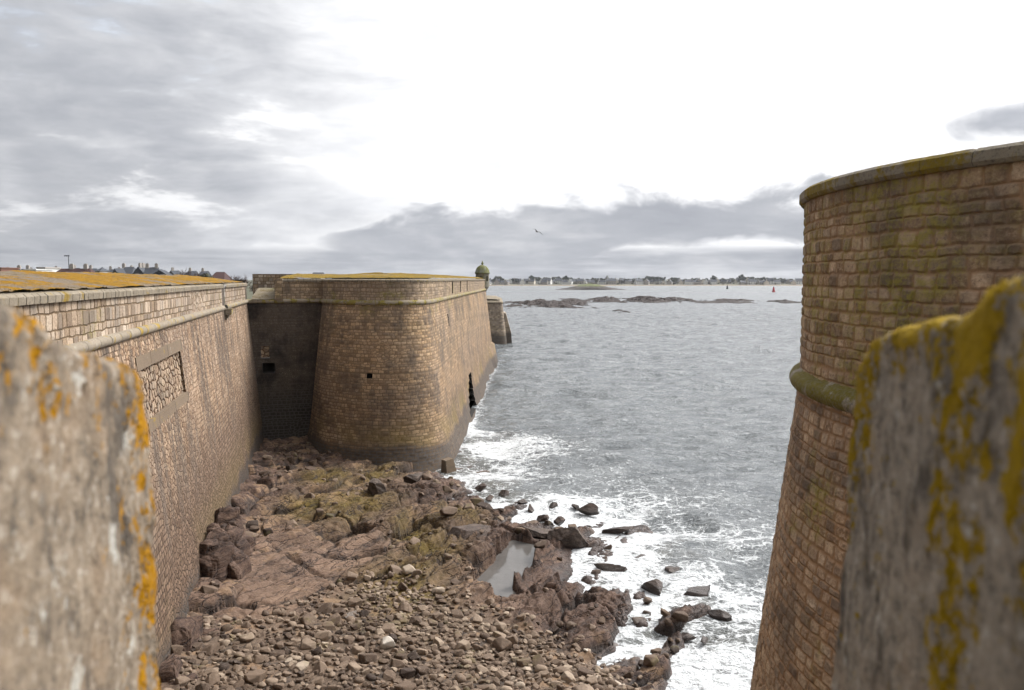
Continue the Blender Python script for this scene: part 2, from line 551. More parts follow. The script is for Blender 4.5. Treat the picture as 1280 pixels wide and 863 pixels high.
M['top_left'] = lichen_top('lichen_rampart_top', .62, orange=((.16, .085, .010), (.33, .175, .017)))
M['top_bastion'] = lichen_top('lichen_bastion_top', .8, orange=((.12, .085, .016), (.28, .175, .024)), seed=40)
M['hole'] = plain('opening_shade_stone', (.022, .018, .015), .95)  # near-black colour paints in the shade inside the wall openings


# ------------------------------------------------------------------ wall building
def resample(pts, spacing):
    """pts: plan polyline -> evenly spaced points, arc lengths and right-hand normals. spacing may be a function of (x, y)."""
    pts = np.asarray(pts, float)
    seg = np.hypot(*np.diff(pts, axis=0).T)
    s = np.concatenate([[0], np.cumsum(seg)])
    u, us = 0.0, []
    while u < s[-1]:
        us.append(u)
        x, y = np.interp(u, s, pts[:, 0]), np.interp(u, s, pts[:, 1])
        u += spacing(x, y) if callable(spacing) else spacing
    us.append(s[-1])
    us = np.array(us)
    P = np.stack([np.interp(us, s, pts[:, 0]), np.interp(us, s, pts[:, 1])], 1)
    d = np.gradient(P, us, axis=0)
    d /= np.linalg.norm(d, axis=1)[:, None] + 1e-9
    n = np.stack([d[:, 1], -d[:, 0]], 1)
    return P, us, n


def smooth_curve(ctrl, n=12):
    """Catmull-Rom through the control points"""
    c = np.asarray(ctrl, float)
    c = np.vstack([2 * c[0] - c[1], c, 2 * c[-1] - c[-2]])
    out = []
    for i in range(1, len(c) - 2):
        for t in np.linspace(0, 1, n, endpoint=False):
            p0, p1, p2, p3 = c[i - 1], c[i], c[i + 1], c[i + 2]
            out.append(0.5 * (2 * p1 + (p2 - p0) * t + (2 * p0 - 5 * p1 + 4 * p2 - p3) * t ** 2 + (3 * p1 - p0 - 3 * p2 + p3) * t ** 3))
    out.append(c[-2])
    return np.array(out)


def wall_face(name, path, zs, batter, mat, parent, holes=(), hole_mat=None):
    """path = (P, us, n); a masonry face with outward offset batter(z). holes: (name, u0, u1, z0, z1, depth, material)."""
    P, us, n = path
    zs = np.asarray(zs)
    off = np.array([batter(z) for z in zs])
    X = P[:, None, 0] + n[:, None, 0] * off[None]
    Y = P[:, None, 1] + n[:, None, 1] * off[None]
    Z = np.broadcast_to(zs[None], X.shape)
    V = np.stack([X, Y, Z], -1)
    uv = np.stack([np.broadcast_to(us[:, None], X.shape), Z], -1)
    keep = np.ones((len(us) - 1, len(zs) - 1), bool)
    snapped = []
    for (hn, u0, u1, z0, z1, dep, hm) in holes:
        i0, i1 = np.abs(us - u0).argmin(), np.abs(us - u1).argmin()
        j0, j1 = np.abs(zs - z0).argmin(), np.abs(zs - z1).argmin()
        i1, j1 = max(i1, i0 + 1), max(j1, j0 + 1)
        keep[i0:i1, j0:j1] = False
        snapped.append((hn, i0, i1, j0, j1, dep, hm))
    o = mesh_np(name, V.reshape(-1, 3), grid_faces(len(us), len(zs), keep), mat, parent, uv.reshape(-1, 2))
    for hn, i0, i1, j0, j1, dep, hm in snapped:
        A = V[i0:i1 + 1, j0:j1 + 1]
        nn = np.zeros_like(A)
        nn[..., 0], nn[..., 1] = n[i0:i1 + 1, None, 0], n[i0:i1 + 1, None, 1]
        B = A - nn * dep
        F = A + nn * 0.012
        ni, nj = A.shape[:2]
        v, f, q = [], [], []
        def sheet(G, H):
            k = sum(len(a) for a in v)
            rows = np.stack([G, H], 1)
            v.append(rows.reshape(-1, 3))
            f.append(grid_faces(len(G), 2) + k)
        k = 0
        v.append(B.reshape(-1, 3)); f.append(grid_faces(ni, nj)); q.append(uv[i0:i1 + 1, j0:j1 + 1].reshape(-1, 2))
        for (G, H, U) in ((F[:, 0], B[:, 0], uv[i0:i1 + 1, j0]), (B[:, -1], F[:, -1], uv[i0:i1 + 1, j1]), (B[0], F[0], uv[i0, j0:j1 + 1]), (F[-1], B[-1], uv[i1, j0:j1 + 1])):
            sheet(G, H)
            q.append(np.repeat(U, 2, axis=0) + np.tile(np.array([[0, 0], [dep, dep]]), (len(U), 1)))
        # the side sheets must face into the opening
        fs = [f[0]] + [f[1][:, ::-1], f[2][:, ::-1], f[3][:, ::-1], f[4][:, ::-1]]
        mesh_np(hn, np.concatenate(v), np.concatenate(fs), hm, parent, np.concatenate(q), smooth=False)
    return o


def sweep(name, path, prof, mat, parent, closed=False, caps=False, smooth=True):
    """prof: list of (outward offset, z)"""
    P, us, n = path
    prof = np.asarray(prof, float)
    if closed:
        prof = np.vstack([prof, prof[:1]])
    L = np.concatenate([[0], np.cumsum(np.hypot(*np.diff(prof, axis=0).T))])
    X = P[:, None, 0] + n[:, None, 0] * prof[None, :, 0]
    Y = P[:, None, 1] + n[:, None, 1] * prof[None, :, 0]
    Z = np.broadcast_to(prof[None, :, 1], X.shape)
    V = np.stack([X, Y, Z], -1).reshape(-1, 3)
    uv = np.stack([np.broadcast_to(us[:, None], X.shape), np.broadcast_to(L[None], X.shape)], -1).reshape(-1, 2)
    f = grid_faces(len(us), len(prof))
    if not caps:
        return mesh_np(name, V, f, mat, parent, uv, smooth=smooth)
    k = len(prof)
    fl = [list(q) for q in f] + [list(range(k))[::-1], [(len(us) - 1) * k + i for i in range(k)]]
    return mesh_np(name, V, fl, mat, parent, uv, smooth=smooth)


def sub(path, u0, u1):
    P, us, n = path
    m = (us >= u0) & (us <= u1)
    return P[m], us[m], n[m]


def half_round(r, zc, out, k=9):
    return [(out + r * math.cos(a), zc + r * math.sin(a)) for a in np.linspace(-math.pi / 2, math.pi / 2, k)]


def loft(name, outer, inner, steps, mat, parent, zfun, rough=0.03):
    """surface from outer plan line to inner plan line; zfun(t) height"""
    n = max(len(outer), len(inner))
    def rs(p):
        p = np.asarray(p, float)
        s = np.concatenate([[0], np.cumsum(np.hypot(*np.diff(p, axis=0).T))])
        q = np.linspace(0, s[-1], n)
        return np.stack([np.interp(q, s, p[:, 0]), np.interp(q, s, p[:, 1])], 1)
    o, i = (np.asarray(outer, float) if len(outer) == n else rs(outer)), rs(inner)
    ts = np.linspace(0, 1, steps)
    XY = o[:, None] + (i - o)[:, None] * ts[None, :, None]
    Z = np.broadcast_to(np.array([zfun(t) for t in ts])[None], XY.shape[:2]).copy()
    Z += rough * (fbm(XY[..., 0] * .9, XY[..., 1] * .9, 4, 5) - .5) * 2 * np.clip(ts * 8, 0, 1)[None]
    V = np.concatenate([XY, Z[..., None]], -1).reshape(-1, 3)
    return mesh_np(name, V, grid_faces(n, steps), mat, parent, XY.reshape(-1, 2))


CORDON_Z = 10.95

# ------------------------------------------------------------------ left curtain wall
K = np.array([-18.45, 55.6])              # re-entrant corner, at cordon level
LDIR = np.array([-0.2315, 1.0]); LDIR /= np.linalg.norm(LDIR)
L0 = K - LDIR * 53.0
left_path = resample([L0, K], lambda x, y: 0.045 if y < 32 else 0.07)


def uL(Y):
    return (Y - L0[1]) / LDIR[1]


lw = thing('curtain_wall', 'long pale rubble curtain wall on the left with an orange lichen covered top', 'wall', (K[0], K[1], 0))
bat_left = lambda z: (CORDON_Z - z) * 0.098
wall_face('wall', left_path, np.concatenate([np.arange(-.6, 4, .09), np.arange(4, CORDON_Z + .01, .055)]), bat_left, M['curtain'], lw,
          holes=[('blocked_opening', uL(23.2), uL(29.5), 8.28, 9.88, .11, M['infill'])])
pu = uL(43.4)
for nm, a, b in (('parapet', 0, pu - .55), ('parapet', pu + .55, 99)):
    wall_face(nm, sub(left_path, a, b), np.arange(CORDON_Z, 12.06, .05), lambda z: -.02, M['curtain_parapet'], lw)
    sweep('cordon', sub(left_path, a, b), [(-.1, 11.08)] + half_round(.11, CORDON_Z, .02)[::-1][1:] + [(-.1, 10.8)], M['cordon'], lw)
    sweep('coping', sub(left_path, a, b), [(-.03, 12.045), (.07, 12.05), (.075, 12.16), (.03, 12.2), (-.5, 12.27)], M['coping'], lw, smooth=False)
for ob in [o for o in lw.children if o.name.startswith('cordon')]:
    ob.data.flip_normals()
# the pier between the two parapet lengths, with a bracket stone under it
pp = L0 + LDIR * pu
nL = np.array([LDIR[1], -LDIR[0]])
b = MB()
ang = math.atan2(LDIR[1], LDIR[0])
c = pp - nL * .32
b.box((c[0], c[1], 11.62), (1.1, .5, 1.18), ang)
b.build('pier', M['recess'], lw, boxuv=True)  # dark stone colour paints in the shadow strip between the parapets
b = MB()
c = pp + nL * .1
b.box((c[0], c[1], 10.72), (.95, .62, .26), ang)
b.box((c[0] - nL[0] * .1, c[1] - nL[1] * .1, 10.48), (.7, .4, .22), ang)
b.build('bracket', M['cordon'], lw, boxuv=True)
# lintel and sill of the blocked opening
for nm, z0, z1, ya, yb, o_ in (('lintel', 9.885, 10.24, 22.6, 29.9, .02), ('sill', 8.0, 8.275, 23.0, 29.8, .015)):
    pth = sub(left_path, uL(ya), uL(yb))
    f0, f1 = bat_left(z0), bat_left(z1)
    sweep(nm, pth, [(f0 - .1, z0), (f0 + o_, z0), (f1 + o_, z1), (f1 - .1, z1)], M['lintel'], lw, caps=True, smooth=False)
# pale footing kerb along the wall's foot
f0 = bat_left(.9)
sweep('footing', sub(left_path, uL(37.5), uL(55.4)), [(f0 - .2, .2), (f0 + .36, .2), (f0 + .34, 1.12), (f0 + .28, 1.17), (f0 - .2, 1.2)], M['lintel'], lw, smooth=False)
# lichen covered superior slope and the earth behind it
nO = len(left_path[0])
outer = left_path[0] - nL * .06
inner = left_path[0] - nL * 3.9
loft('rampart_top', outer, inner, 22, M['top_left'], lw, lambda t: 12.2 + .46 * t ** .85, .035)
EARTH = lichen_top('terreplein_turf', .2, orange=((.08, .085, .02), (.16, .14, .04)), stone=((.16, .13, .09), (.25, .21, .15)))
loft('rampart_earth', inner - nL * .01, inner - nL * 9.5, 5, EARTH, lw, lambda t: 12.66 - 5 * min(1, t * 1.3), .2)
# dark end pier at the corner
b = MB()
c = K - nL * .42 - LDIR * .1
b.box((c[0], c[1], 11.72), (.8, .8, 1.26), ang)
b.box((c[0], c[1], 12.39), (.92, .92, .09), ang)
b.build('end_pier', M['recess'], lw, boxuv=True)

# ------------------------------------------------------------------ recess wall
A0 = np.array([-12.4, 57.4])
rw = thing('recess_wall', 'dark stained wall set back in the corner between curtain wall and bastion, with one square opening', 'wall', (K[0], K[1], 0))
rpath = resample([K + np.array([-.6, .0]), A0], .07)
UW = lambda px, py: (at_y(px, py, 56.5)[0] - (K[0] - .6))
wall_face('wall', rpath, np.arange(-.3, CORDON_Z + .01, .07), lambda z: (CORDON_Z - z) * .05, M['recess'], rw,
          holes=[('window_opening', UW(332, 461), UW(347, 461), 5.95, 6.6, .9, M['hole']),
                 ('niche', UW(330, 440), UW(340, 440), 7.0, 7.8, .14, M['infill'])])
sweep('cordon', rpath, [(-.1, 10.8)] + half_round(.12, CORDON_Z, .02) + [(-.1, 11.08)], M['bastion_cordon'], rw)
ru0 = UW(351, 352)
wall_face('parapet', sub(rpath, ru0, 99), np.arange(CORDON_Z, 12.36, .06), lambda z: -.03, M['bastion_parapet'], rw)
sweep('coping', sub(rpath, ru0, 99), [(-.03, 12.34), (.05, 12.35), (.05, 12.42), (-.4, 12.5)], M['coping'], rw, smooth=False)
# embrasure: sloping mossy sill, two cheeks, a back wall
e0 = K + np.array([.35, .05]); e1 = np.array([rpath[0][np.abs(rpath[1] - ru0).argmin()][0], 56.2])
loft('embrasure_sill', [e0, e1], [e0 + np.array([-.8, 4.2]), e1 + np.array([-1.0, 4.2])], 14, EARTH, rw, lambda t: 11.02 + .75 * t ** .7, .1)
b = MB()
b.box((e1[0] - .25, e1[1] + 2.1, 11.75), (.5, 4.4, 1.5), .12)
b.build('embrasure_cheek', M['bastion_parapet'], rw, boxuv=True)
b = MB()
b.box((e0[0] + .1, e0[1] + 5.4, 12.0), (3.2, .7, 1.75), .0)
b.build('back_wall', M['curtain_parapet'], rw, boxuv=True)
loft('rampart_top', sub(rpath, ru0, 99)[0] + np.array([0, .1]), [e1 + np.array([0, 5.]), A0 + np.array([1.5, 6])], 10, M['top_bastion'], rw, lambda t: 12.46 + .35 * t ** .6, .04)

# ------------------------------------------------------------------ bastion with orillon
bast = thing('bastion', 'tall tan masonry bastion with a rounded corner standing in the sea at the centre', 'bastion', (-8, 60, 0))
ctrl = [(-13.2, 60.5), (-13.62, 58.6), (-13.25, 56.2), (-12.0, 54.0), (-10.1, 52.6), (-8.2, 52.0), (-6.75, 52.35), (-5.85, 53.6), (-5.55, 55.8)]
curve = smooth_curve(ctrl, 10)
BF = np.array([-3.95, 119.5])
bpts = np.vstack([curve, [BF]])
bp_front = resample(bpts, lambda x, y: .065 if y < 64 else .11)
BU = lambda Y: bp_front[1][np.where(bp_front[1] > 14)[0][np.abs(bp_front[0][bp_front[1] > 14][:, 1] - Y).argmin()]]
bat_b = lambda z: (CORDON_Z - z) * .115 + max(0, 3.2 - z) ** 2 * .035


def face_hit(px, py, lo=12, base=None):
    """arc length and height of the bastion face point seen at a pixel"""
    P, us, n = bp_front
    best = None
    zs_ = np.arange(.2, 12, .15)
    for z in zs_:
        Q = P + n * bat_b(z)
        dep = Q[:, 1] * CP + (CAM_H - z) * SP
        sx = 640 + 1000 * Q[:, 0] / dep
        sy = 431.5 - 1000 * (Q[:, 1] * SP + (z - CAM_H) * CP) / dep
        e = np.hypot(sx - px, sy - py)
        e[us < lo] = 99
        i = e.argmin()
        if best is None or e[i] < best[0]:
            best = (e[i], us[i], z)
    return best[1], best[2]


su0, sz0 = face_hit(587, 466, 17)
su1, sz1 = face_hit(596, 517, 17)
au, az_ = face_hit(560.5, 401, 13)
hu, hz = face_hit(462, 470, 3)
holes = [('weep_hole', hu - .2, hu + .2, hz - .14, hz + .2, .7, M['hole']),
         ('arrow_slit', au - .22, au + .22, az_ - .5, az_ + .5, .8, M['hole'])]
# stepped tall chute opening: widens downwards
for k in range(6):
    a, b_ = k / 6, (k + 1) / 6
    zt, zb = sz0 + (sz1 - sz0) * a, sz0 + (sz1 - sz0) * b_
    hw = 1.6 + 2.2 * a
    uc = su0 + (su1 - su0) * (a + b_) / 2
    holes.append(('chute_opening', uc - hw, uc + hw, zb, zt, 2.2, M['hole']))
wall_face('wall', bp_front, np.concatenate([np.arange(-1.2, 3, .08), np.arange(3, CORDON_Z + .01, .065)]), bat_b, M['bastion'], bast, holes)
sweep('cordon', bp_front, [(-.1, 10.78)] + half_round(.13, CORDON_Z, .015) + [(-.1, 11.12)], M['bastion_cordon'], bast)
eh = []
for px in (565.3, 575.5, 584):
    u_ = face_hit(px, 366, 15)[0]
    eh.append(('loophole', u_ - .45, u_ + .45, 11.25, 12.25, .55, M['hole']))
wall_face('parapet', bp_front, np.arange(CORDON_Z, 12.37, .06), lambda z: -.04, M['bastion_parapet'], bast, eh)
sweep('coping', bp_front, [(-.05, 12.355), (.04, 12.36), (.045, 12.42), (-.3, 12.5)], M['coping'], bast, smooth=False)
# the return face at the sentry corner
ret = resample([BF, (-9, 131), (-40, 150)], .4)
wall_face('return_wall', ret, np.arange(-1.2, 12.4, .3), bat_b, M['bastion'], bast)
inn = smooth_curve([(-11.0, 64), (-9.6, 60.0), (-9.3, 66), (-9.2, 90), (-9.0, 113)], 20)
loft('bastion_top', bp_front[0] - bp_front[2] * .2, inn, 16, M['top_bastion'], bast, lambda t: 12.48 + .42 * t ** .6, .05)
b = MB()
b.add([(-11, 64, 12.86), (-9.4, 60.3, 12.86), (-9.2, 90, 12.86), (-9, 113, 12.86), (-14, 113, 12.2), (-17, 66, 12.2)], [(0, 1, 2, 3, 4, 5)])
b.build('terreplein', EARTH, bast)
# footing at the far end and the pale block at the foot of the corner
s0 = BU(110)
pl_ = sub(bp_front, s0, 999)
rp_ = np.clip((pl_[1] - pl_[1][0]) / 3.5, 0, 1)
pl_ = (pl_[0] - pl_[2] * (.5 * (1 - rp_))[:, None], pl_[1], pl_[2])
sweep('plinth', pl_, [(bat_b(3.1), 3.15), (bat_b(2.8) + .35, 2.9), (bat_b(0) + .25, 0), (bat_b(0) + .25, -1), (0, -1), (0, 3.1)][::-1], M['bastion'], bast, caps=True)

fb = at_z(560, 578, .55)
blk = MB()
blk.box((0, 0, -.1), (.75, .65, .85), .5, taper=.72)
blk_o = blk.build('footing_block', M['lintel'])
blk_o.location = (fb[0], fb[1] - .1, .45)
blk_o.rotation_euler = (.08, -.12, .2)
tag(blk_o, 'pale squared masonry block at the wave-washed foot of the bastion corner', 'stone block')

# ------------------------------------------------------------------ sentry box
sb = thing('sentry_box', 'small round domed sentry turret on the far corner of the bastion', 'sentry box', (-4.39, 119.0, 10.6))
SBM = dressed('sentry_stone', 3, lichen=.35, base=((.15, .14, .11), (.27, .25, .2)), lcol=((.09, .095, .04), (.16, .15, .06)), seed=22)
SBD = dressed('sentry_dome_stone', 3, lichen=.7, base=((.13, .14, .10), (.24, .24, .18)), lcol=((.10, .11, .04), (.18, .17, .06)), seed=25)
b = MB(); b.lathe((-4.39, 119, 10.6), [(.15, -.25), (.4, -.1), (.62, .25), (.95, .75), (.98, .85)], 28)
b.build('corbel', SBM, sb, smooth=True)
n_, v, f = 40, [], []
zz = [0.85, 1.55, 2.35, 2.72]
for r_ in (.97, .75):
    for z_ in zz:
        for k in range(n_):
            a = 2 * math.pi * k / n_
            v.append((-4.39 + r_ * math.cos(a), 119 + r_ * math.sin(a), 10.6 + z_))
def vi(r_, j, k): return r_ * 4 * n_ + j * n_ + k % n_
wins = {k for c in (-100, -40, 20, 80, 140, 200) for k in range(n_) if abs(((k + .5) * 9 - c + 180) % 360 - 180) < 14}
for k in range(n_):
    for j in range(3):
        if j == 1 and k in wins:
            f += [(vi(0, 1, k), vi(0, 1, k + 1), vi(1, 1, k + 1), vi(1, 1, k)), (vi(1, 2, k), vi(1, 2, k + 1), vi(0, 2, k + 1), vi(0, 2, k))]
            if k - 1 not in wins: f.append((vi(0, 1, k), vi(1, 1, k), vi(1, 2, k), vi(0, 2, k)))
            if k + 1 not in wins: f.append((vi(1, 1, k + 1), vi(0, 1, k + 1), vi(0, 2, k + 1), vi(1, 2, k + 1)))
            continue
        f += [(vi(0, j, k), vi(0, j, k + 1), vi(0, j + 1, k + 1), vi(0, j + 1, k)), (vi(1, j, k + 1), vi(1, j, k), vi(1, j + 1, k), vi(1, j + 1, k + 1))]
mesh_np('drum', np.array(v), f, SBM, sb, smooth=False)
b = MB(); b.lathe((-4.39, 119, 13.3), [(.9, -.02), (1.1, .0), (1.1, .12), (1.04, .2), (.98, .48), (.84, .78), (.6, 1.04), (.32, 1.2), (.12, 1.26)], 32)
dm = b.build('dome', SBD, sb, smooth=True)
b = MB(); b.lathe((-4.39, 119, 14.55), [(.1, 0), (.08, .12), (.15, .2), (.15, .3), (.06, .38), (.04, .6)], 12)
b.build('finial', SBD, sb, smooth=True)

# ------------------------------------------------------------------ far outwork beyond the bastion
fw = thing('outwork_wall', 'lower stone outwork rising from the water just beyond the sentry corner', 'wall', (-4, 158, 0))
fp = resample([(-24, 155), (-2.15, 156.2), (-1.9, 156.6), (-2.6, 190)], .2)
wall_face('wall', fp, np.arange(-1, 8.0, .15), lambda z: (7.9 - z) * .11, M['far_wall'], fw)
sweep('coping', fp, [(-.1, 7.75), (.14, 7.8), (.14, 7.95), (-.3, 8.15), (-.6, 8.2), (-1.2, 8.55), (-3.5, 8.6)], M['coping'], fw)
b = MB()
b.add([(-1.95, 157, 6.0), (-1.25, 157.3, 5.7), (-.15, 157.6, 1.6), (-.05, 157.6, -1), (-2.2, 157, -1),
       (-1.95, 163, 6.0), (-1.25, 163, 5.7), (-.15, 163, 1.6), (-.05, 163, -1), (-2.2, 163, -1)],
      [(0, 4, 3, 2, 1), (5, 6, 7, 8, 9), (0, 1, 6, 5), (1, 2, 7, 6), (2, 3, 8, 7), (4, 0, 5, 9)])
b.build('buttress', M['far_wall'], fw, boxuv=True)

# ------------------------------------------------------------------ right tower bastion
TC, TR = np.array([9.97, 10.55]), 5.75
tw = thing('round_bastion', 'curved brown masonry bastion at the right, rising above eye level with a mossy cordon', 'bastion', (TC[0], TC[1], 0))
th = np.radians(np.linspace(95, 238, 160))
arc = TC + TR * np.stack([np.cos(th), np.sin(th)], 1)
tan = np.array([-math.sin(th[-1]), math.cos(th[-1])])
tpts = np.vstack([arc, [arc[-1] + tan * 4.5]])
tp = resample(tpts, lambda x, y: .028 if y > 5.5 and x < 9 else .08)
TCZ = 11.0
bat_t = lambda z: (TCZ - z) * .118
wall_face('wall', tp, np.concatenate([np.arange(-1, 4.5, .15), np.arange(4.5, TCZ + .01, .028)]), bat_t, M['tower'], tw)
TTOP = 13.66
wall_face('parapet', tp, np.arange(TCZ, TTOP + .01, .028), lambda z: .0, M['tower_parapet'], tw)
sweep('cordon', tp, [(-.1, TCZ - .24)] + half_round(.105, TCZ - .02, .05, 13) + [(-.1, TCZ + .2)], M['cordon_mossy'], tw)
sweep('coping', tp, [(-.1, TTOP - .01), (.07, TTOP), (.085, TTOP + .02), (.085, TTOP + .095), (.06, TTOP + .115), (-1.2, TTOP + .14)], M['tower_coping'], tw, smooth=False)
b = MB()
cap = tp[0][::6] - tp[2][::6] * 1.1
far_c = (17.0, 9.0)
b.add([(x, y, TTOP + .135) for x, y in cap] + [(*far_c, TTOP + .135)], [(k, k + 1, len(cap)) for k in range(len(cap) - 1)])
b.build('bastion_top', EARTH, tw)

# ------------------------------------------------------------------ embrasure the camera looks through
def merlon_mat(name, lich, seed, base, bands, lcol):
    m, t = new_mat(name)
    p = t.vm('ADD', t.pos(), (seed, seed, 0))
    px_, py_, pz_ = t.xyz(p)
    grain = t.noise(p, 38, 6, .78)
    med = t.noise(p, 13, 6, .68)
    col = t.mix(med, *base)
    col = t.mix(t.ss(grain, .5, .36, 0, .7), col, (.06, .055, .05))
    col = t.mix(t.ss(grain, .53, .66, 0, .6), col, (.47, .44, .39))
    pk = t.ss(t.noise(p, 4.5, 4, .6), .5, .68, 0, .25)
    col = t.mix(pk, col, (.27, .185, .12))
    crust = t.ss(t.noise(t.comb(t.m('MULTIPLY', px_, 8), t.m('MULTIPLY', py_, 8), t.m('MULTIPLY', pz_, 4.5)), 1, 6, .65), .52, .64, 0, .75)
    col = t.mix(crust, col, (.055, .048, .042))
    wl = t.ss(t.noise(t.vm('ADD', p, (3, 1, 7)), 9, 6, .7), .60, .66, 0, .7)
    col = t.mix(wl, col, (.46, .45, .41))
    lv = t.comb(t.m('MULTIPLY', px_, 13), t.m('MULTIPLY', py_, 13), t.m('MULTIPLY', pz_, 7.5))
    spots = t.noise(p, 42, 4, .65)
    wx_, wy_, wz_ = t.xyz(t.pos())
    zone = 0.0
    for y0, wd_, z0, z1, amt in bands:      # growth is thickest in bands that catch the rain
        bnd = t.m('MULTIPLY', t.ss(t.m('ABSOLUTE', t.m('SUBTRACT', wy_, y0)), wd_, 0, 0, amt), t.ss(wz_, z0, z1))
        zone = bnd if isinstance(zone, float) else t.m('MAXIMUM', zone, bnd)
    ln = t.m('ADD', t.m('ADD', t.m('MULTIPLY', t.noise(lv, 1, 7, .74, .2), .70), t.m('MULTIPLY', spots, .30)), zone)
    lm = t.ss(ln, .66 - lich * .2, .695 - lich * .2)
    col = t.mix(lm, col, t.mix(t.m('ADD', t.m('MULTIPLY', spots, .5), t.m('MULTIPLY', med, .5)), *lcol))
    hgt = t.m('ADD', t.m('MULTIPLY', med, .018), t.m('ADD', t.m('MULTIPLY', grain, .004), t.m('MULTIPLY', lm, .006)))
    return finish(m, t, col, .95, None, hgt, spec=.2, sat=1.2)


def merlon(name, label, prof, cheek, side, lean, mat, length=1.5):
    """prof: (Y, z) top outline from outside to inside; cheek(Y) -> X of the embrasure face; side -1 left, +1 right"""
    bm = bmesh.new()
    loop = [(prof[0][0], 10.9)] + list(prof) + [(prof[-1][0], 10.9)]
    va = [bm.verts.new((cheek(y) + lean * (12.35 - z), y, z)) for y, z in loop]
    vb = [bm.verts.new((cheek(y) + side * length, y, z + .02)) for y, z in loop]
    n = len(loop)
    bm.faces.new(va); bm.faces.new(vb[::-1])
    for i in range(n):
        bm.faces.new((va[i], vb[i], vb[(i + 1) % n], va[(i + 1) % n]))
    bmesh.ops.recalc_face_normals(bm, faces=bm.faces)
    me = bpy.data.meshes.new(name); bm.to_mesh(me); bm.free()
    o = bpy.data.objects.new(name, me); COL.objects.link(o)
    md = o.modifiers.new('r', 'REMESH'); md.mode = 'VOXEL'; md.voxel_size = .013
    sm = o.modifiers.new('s', 'SMOOTH'); sm.iterations = 2; sm.factor = .6
    dg = bpy.context.evaluated_depsgraph_get()
    me2 = bpy.data.meshes.new_from_object(o.evaluated_get(dg))
    o.modifiers.clear()
    o.data = me2
    bpy.data.meshes.remove(me)
    me2.name = name
    co = np.empty(len(me2.vertices) * 3, np.float32); me2.vertices.foreach_get('co', co); co = co.reshape(-1, 3)
    nn = np.empty(len(me2.vertices) * 3, np.float32); me2.vertices.foreach_get('normal', nn); nn = nn.reshape(-1, 3)
    q = fbm(co[:, 1] * 4 + co[:, 0] * 2, co[:, 2] * 4 + co[:, 0] * 3, 4, 3) - .5
    co += nn * (q * .02 - .008)[:, None]
    me2.vertices.foreach_set('co', co.ravel())
    me2.materials.clear(); me2.materials.append(mat)
    me2.polygons.foreach_set('use_smooth', np.ones(len(me2.polygons), bool))
    me2.update()
    return tag(o, label, 'merlon')


merlon('stone_merlon', 'out-of-focus grey granite merlon close at the left with sparse orange lichen', [(1.56, 12.1), (1.555, 12.27), (1.535, 12.315), (1.43, 12.345), (1.18, 12.392), (1.03, 12.443), (.91, 12.478), (.6, 12.57)],
       lambda y: -.41 - .2 * y, -1, 0.0, merlon_mat('merlon_granite_pale', .2, 0.0, ((.095, .075, .056), (.33, .272, .212)), [(1.5, .3, 11.2, 11.9, .13), (1.15, .6, 12.2, 12.42, .12)], ((.16, .075, .008), (.42, .21, .02))))
merlon('stone_merlon', 'out-of-focus dark merlon close at the right thick with yellow lichen', [(1.5, 12.1), (1.495, 12.29), (1.475, 12.335), (1.40, 12.385), (1.32, 12.41), (1.17, 12.43), (1.03, 12.45), (.99, 12.462), (.945, 12.498), (.85, 12.508), (.5, 12.575)],
       lambda y: .41 + .16 * y, 1, -.04, merlon_mat('merlon_granite_dark', .36, 5.0, ((.115, .10, .082), (.40, .35, .29)), [(1.46, .22, 11.9, 12.3, .15), (.98, .16, 11.2, 11.8, .12), (1.2, .6, 12.3, 12.42, .13), (.84, .14, 11.9, 12.4, .12)], ((.10, .066, .008), (.38, .25, .02))))

cw = thing('rampart_wall', 'rampart wall with paved walk below the embrasure the view is taken from', 'wall', (0, 0, 0))
b = MB()
b.box((.6, 1.05, 5.6), (13.4, 1.0, 11.1))
b.box((-3.9, 1.0, 11.75), (3.9, .85, 1.2)); b.box((4.9, 1.0, 11.75), (5.2, .85, 1.2))
b.build('wall', plain('rampart_stone', (.26, .21, .16), .95, .4, 5), cw)
b = MB(); b.box((.6, -3.5, 5.4), (13.4, 8.06, 10.8))
b.build('walkway', plain('walkway_paving', (.22, .2, .17), .95, .3, 4), cw)

# ------------------------------------------------------------------ rocky shore
shore_px = [(545, 593), (572, 606), (596, 628), (632, 650), (668, 664), (705, 672), (738, 674), (742, 690), (715, 706), (700, 722), (735, 738), (775, 752), (792, 772), (790, 792), (808, 818), (842, 846), (890, 880), (950, 930)]
SH = np.array([at_z(*p)[:2] for p in shore_px])
SH = np.vstack([[-5.2, 62], [-5.0, 54.5], SH, [[5.4, 12]]])
LANDPOLY = np.vstack([SH, [[5.4, 0], [-40, 0], [-40, 62]]])


def inside(poly, x, y):
    r = np.zeros(x.shape, bool)
    n = len(poly)
    for i in range(n):
        x0, y0 = poly[i]; x1, y1 = poly[(i + 1) % n]
        c = ((y0 > y) != (y1 > y)) & (x < (x1 - x0) * (y - y0) / (y1 - y0 + 1e-12) + x0)
        r ^= c
    return r


def dist_poly(line, x, y, closed=False):
    d = np.full(x.shape, 1e9)
    pts = np.vstack([line, line[:1]]) if closed else line
    for (x0, y0), (x1, y1) in zip(pts[:-1], pts[1:]):
        dx, dy = x1 - x0, y1 - y0
        t = np.clip(((x - x0) * dx + (y - y0) * dy) / (dx * dx + dy * dy + 1e-12), 0, 1)
        d = np.minimum(d, np.hypot(x - x0 - t * dx, y - y0 - t * dy))
    return d


def shore_dist(x, y):
    d = dist_poly(SH, x, y)
    return np.where(inside(LANDPOLY, x, y), d, -d)


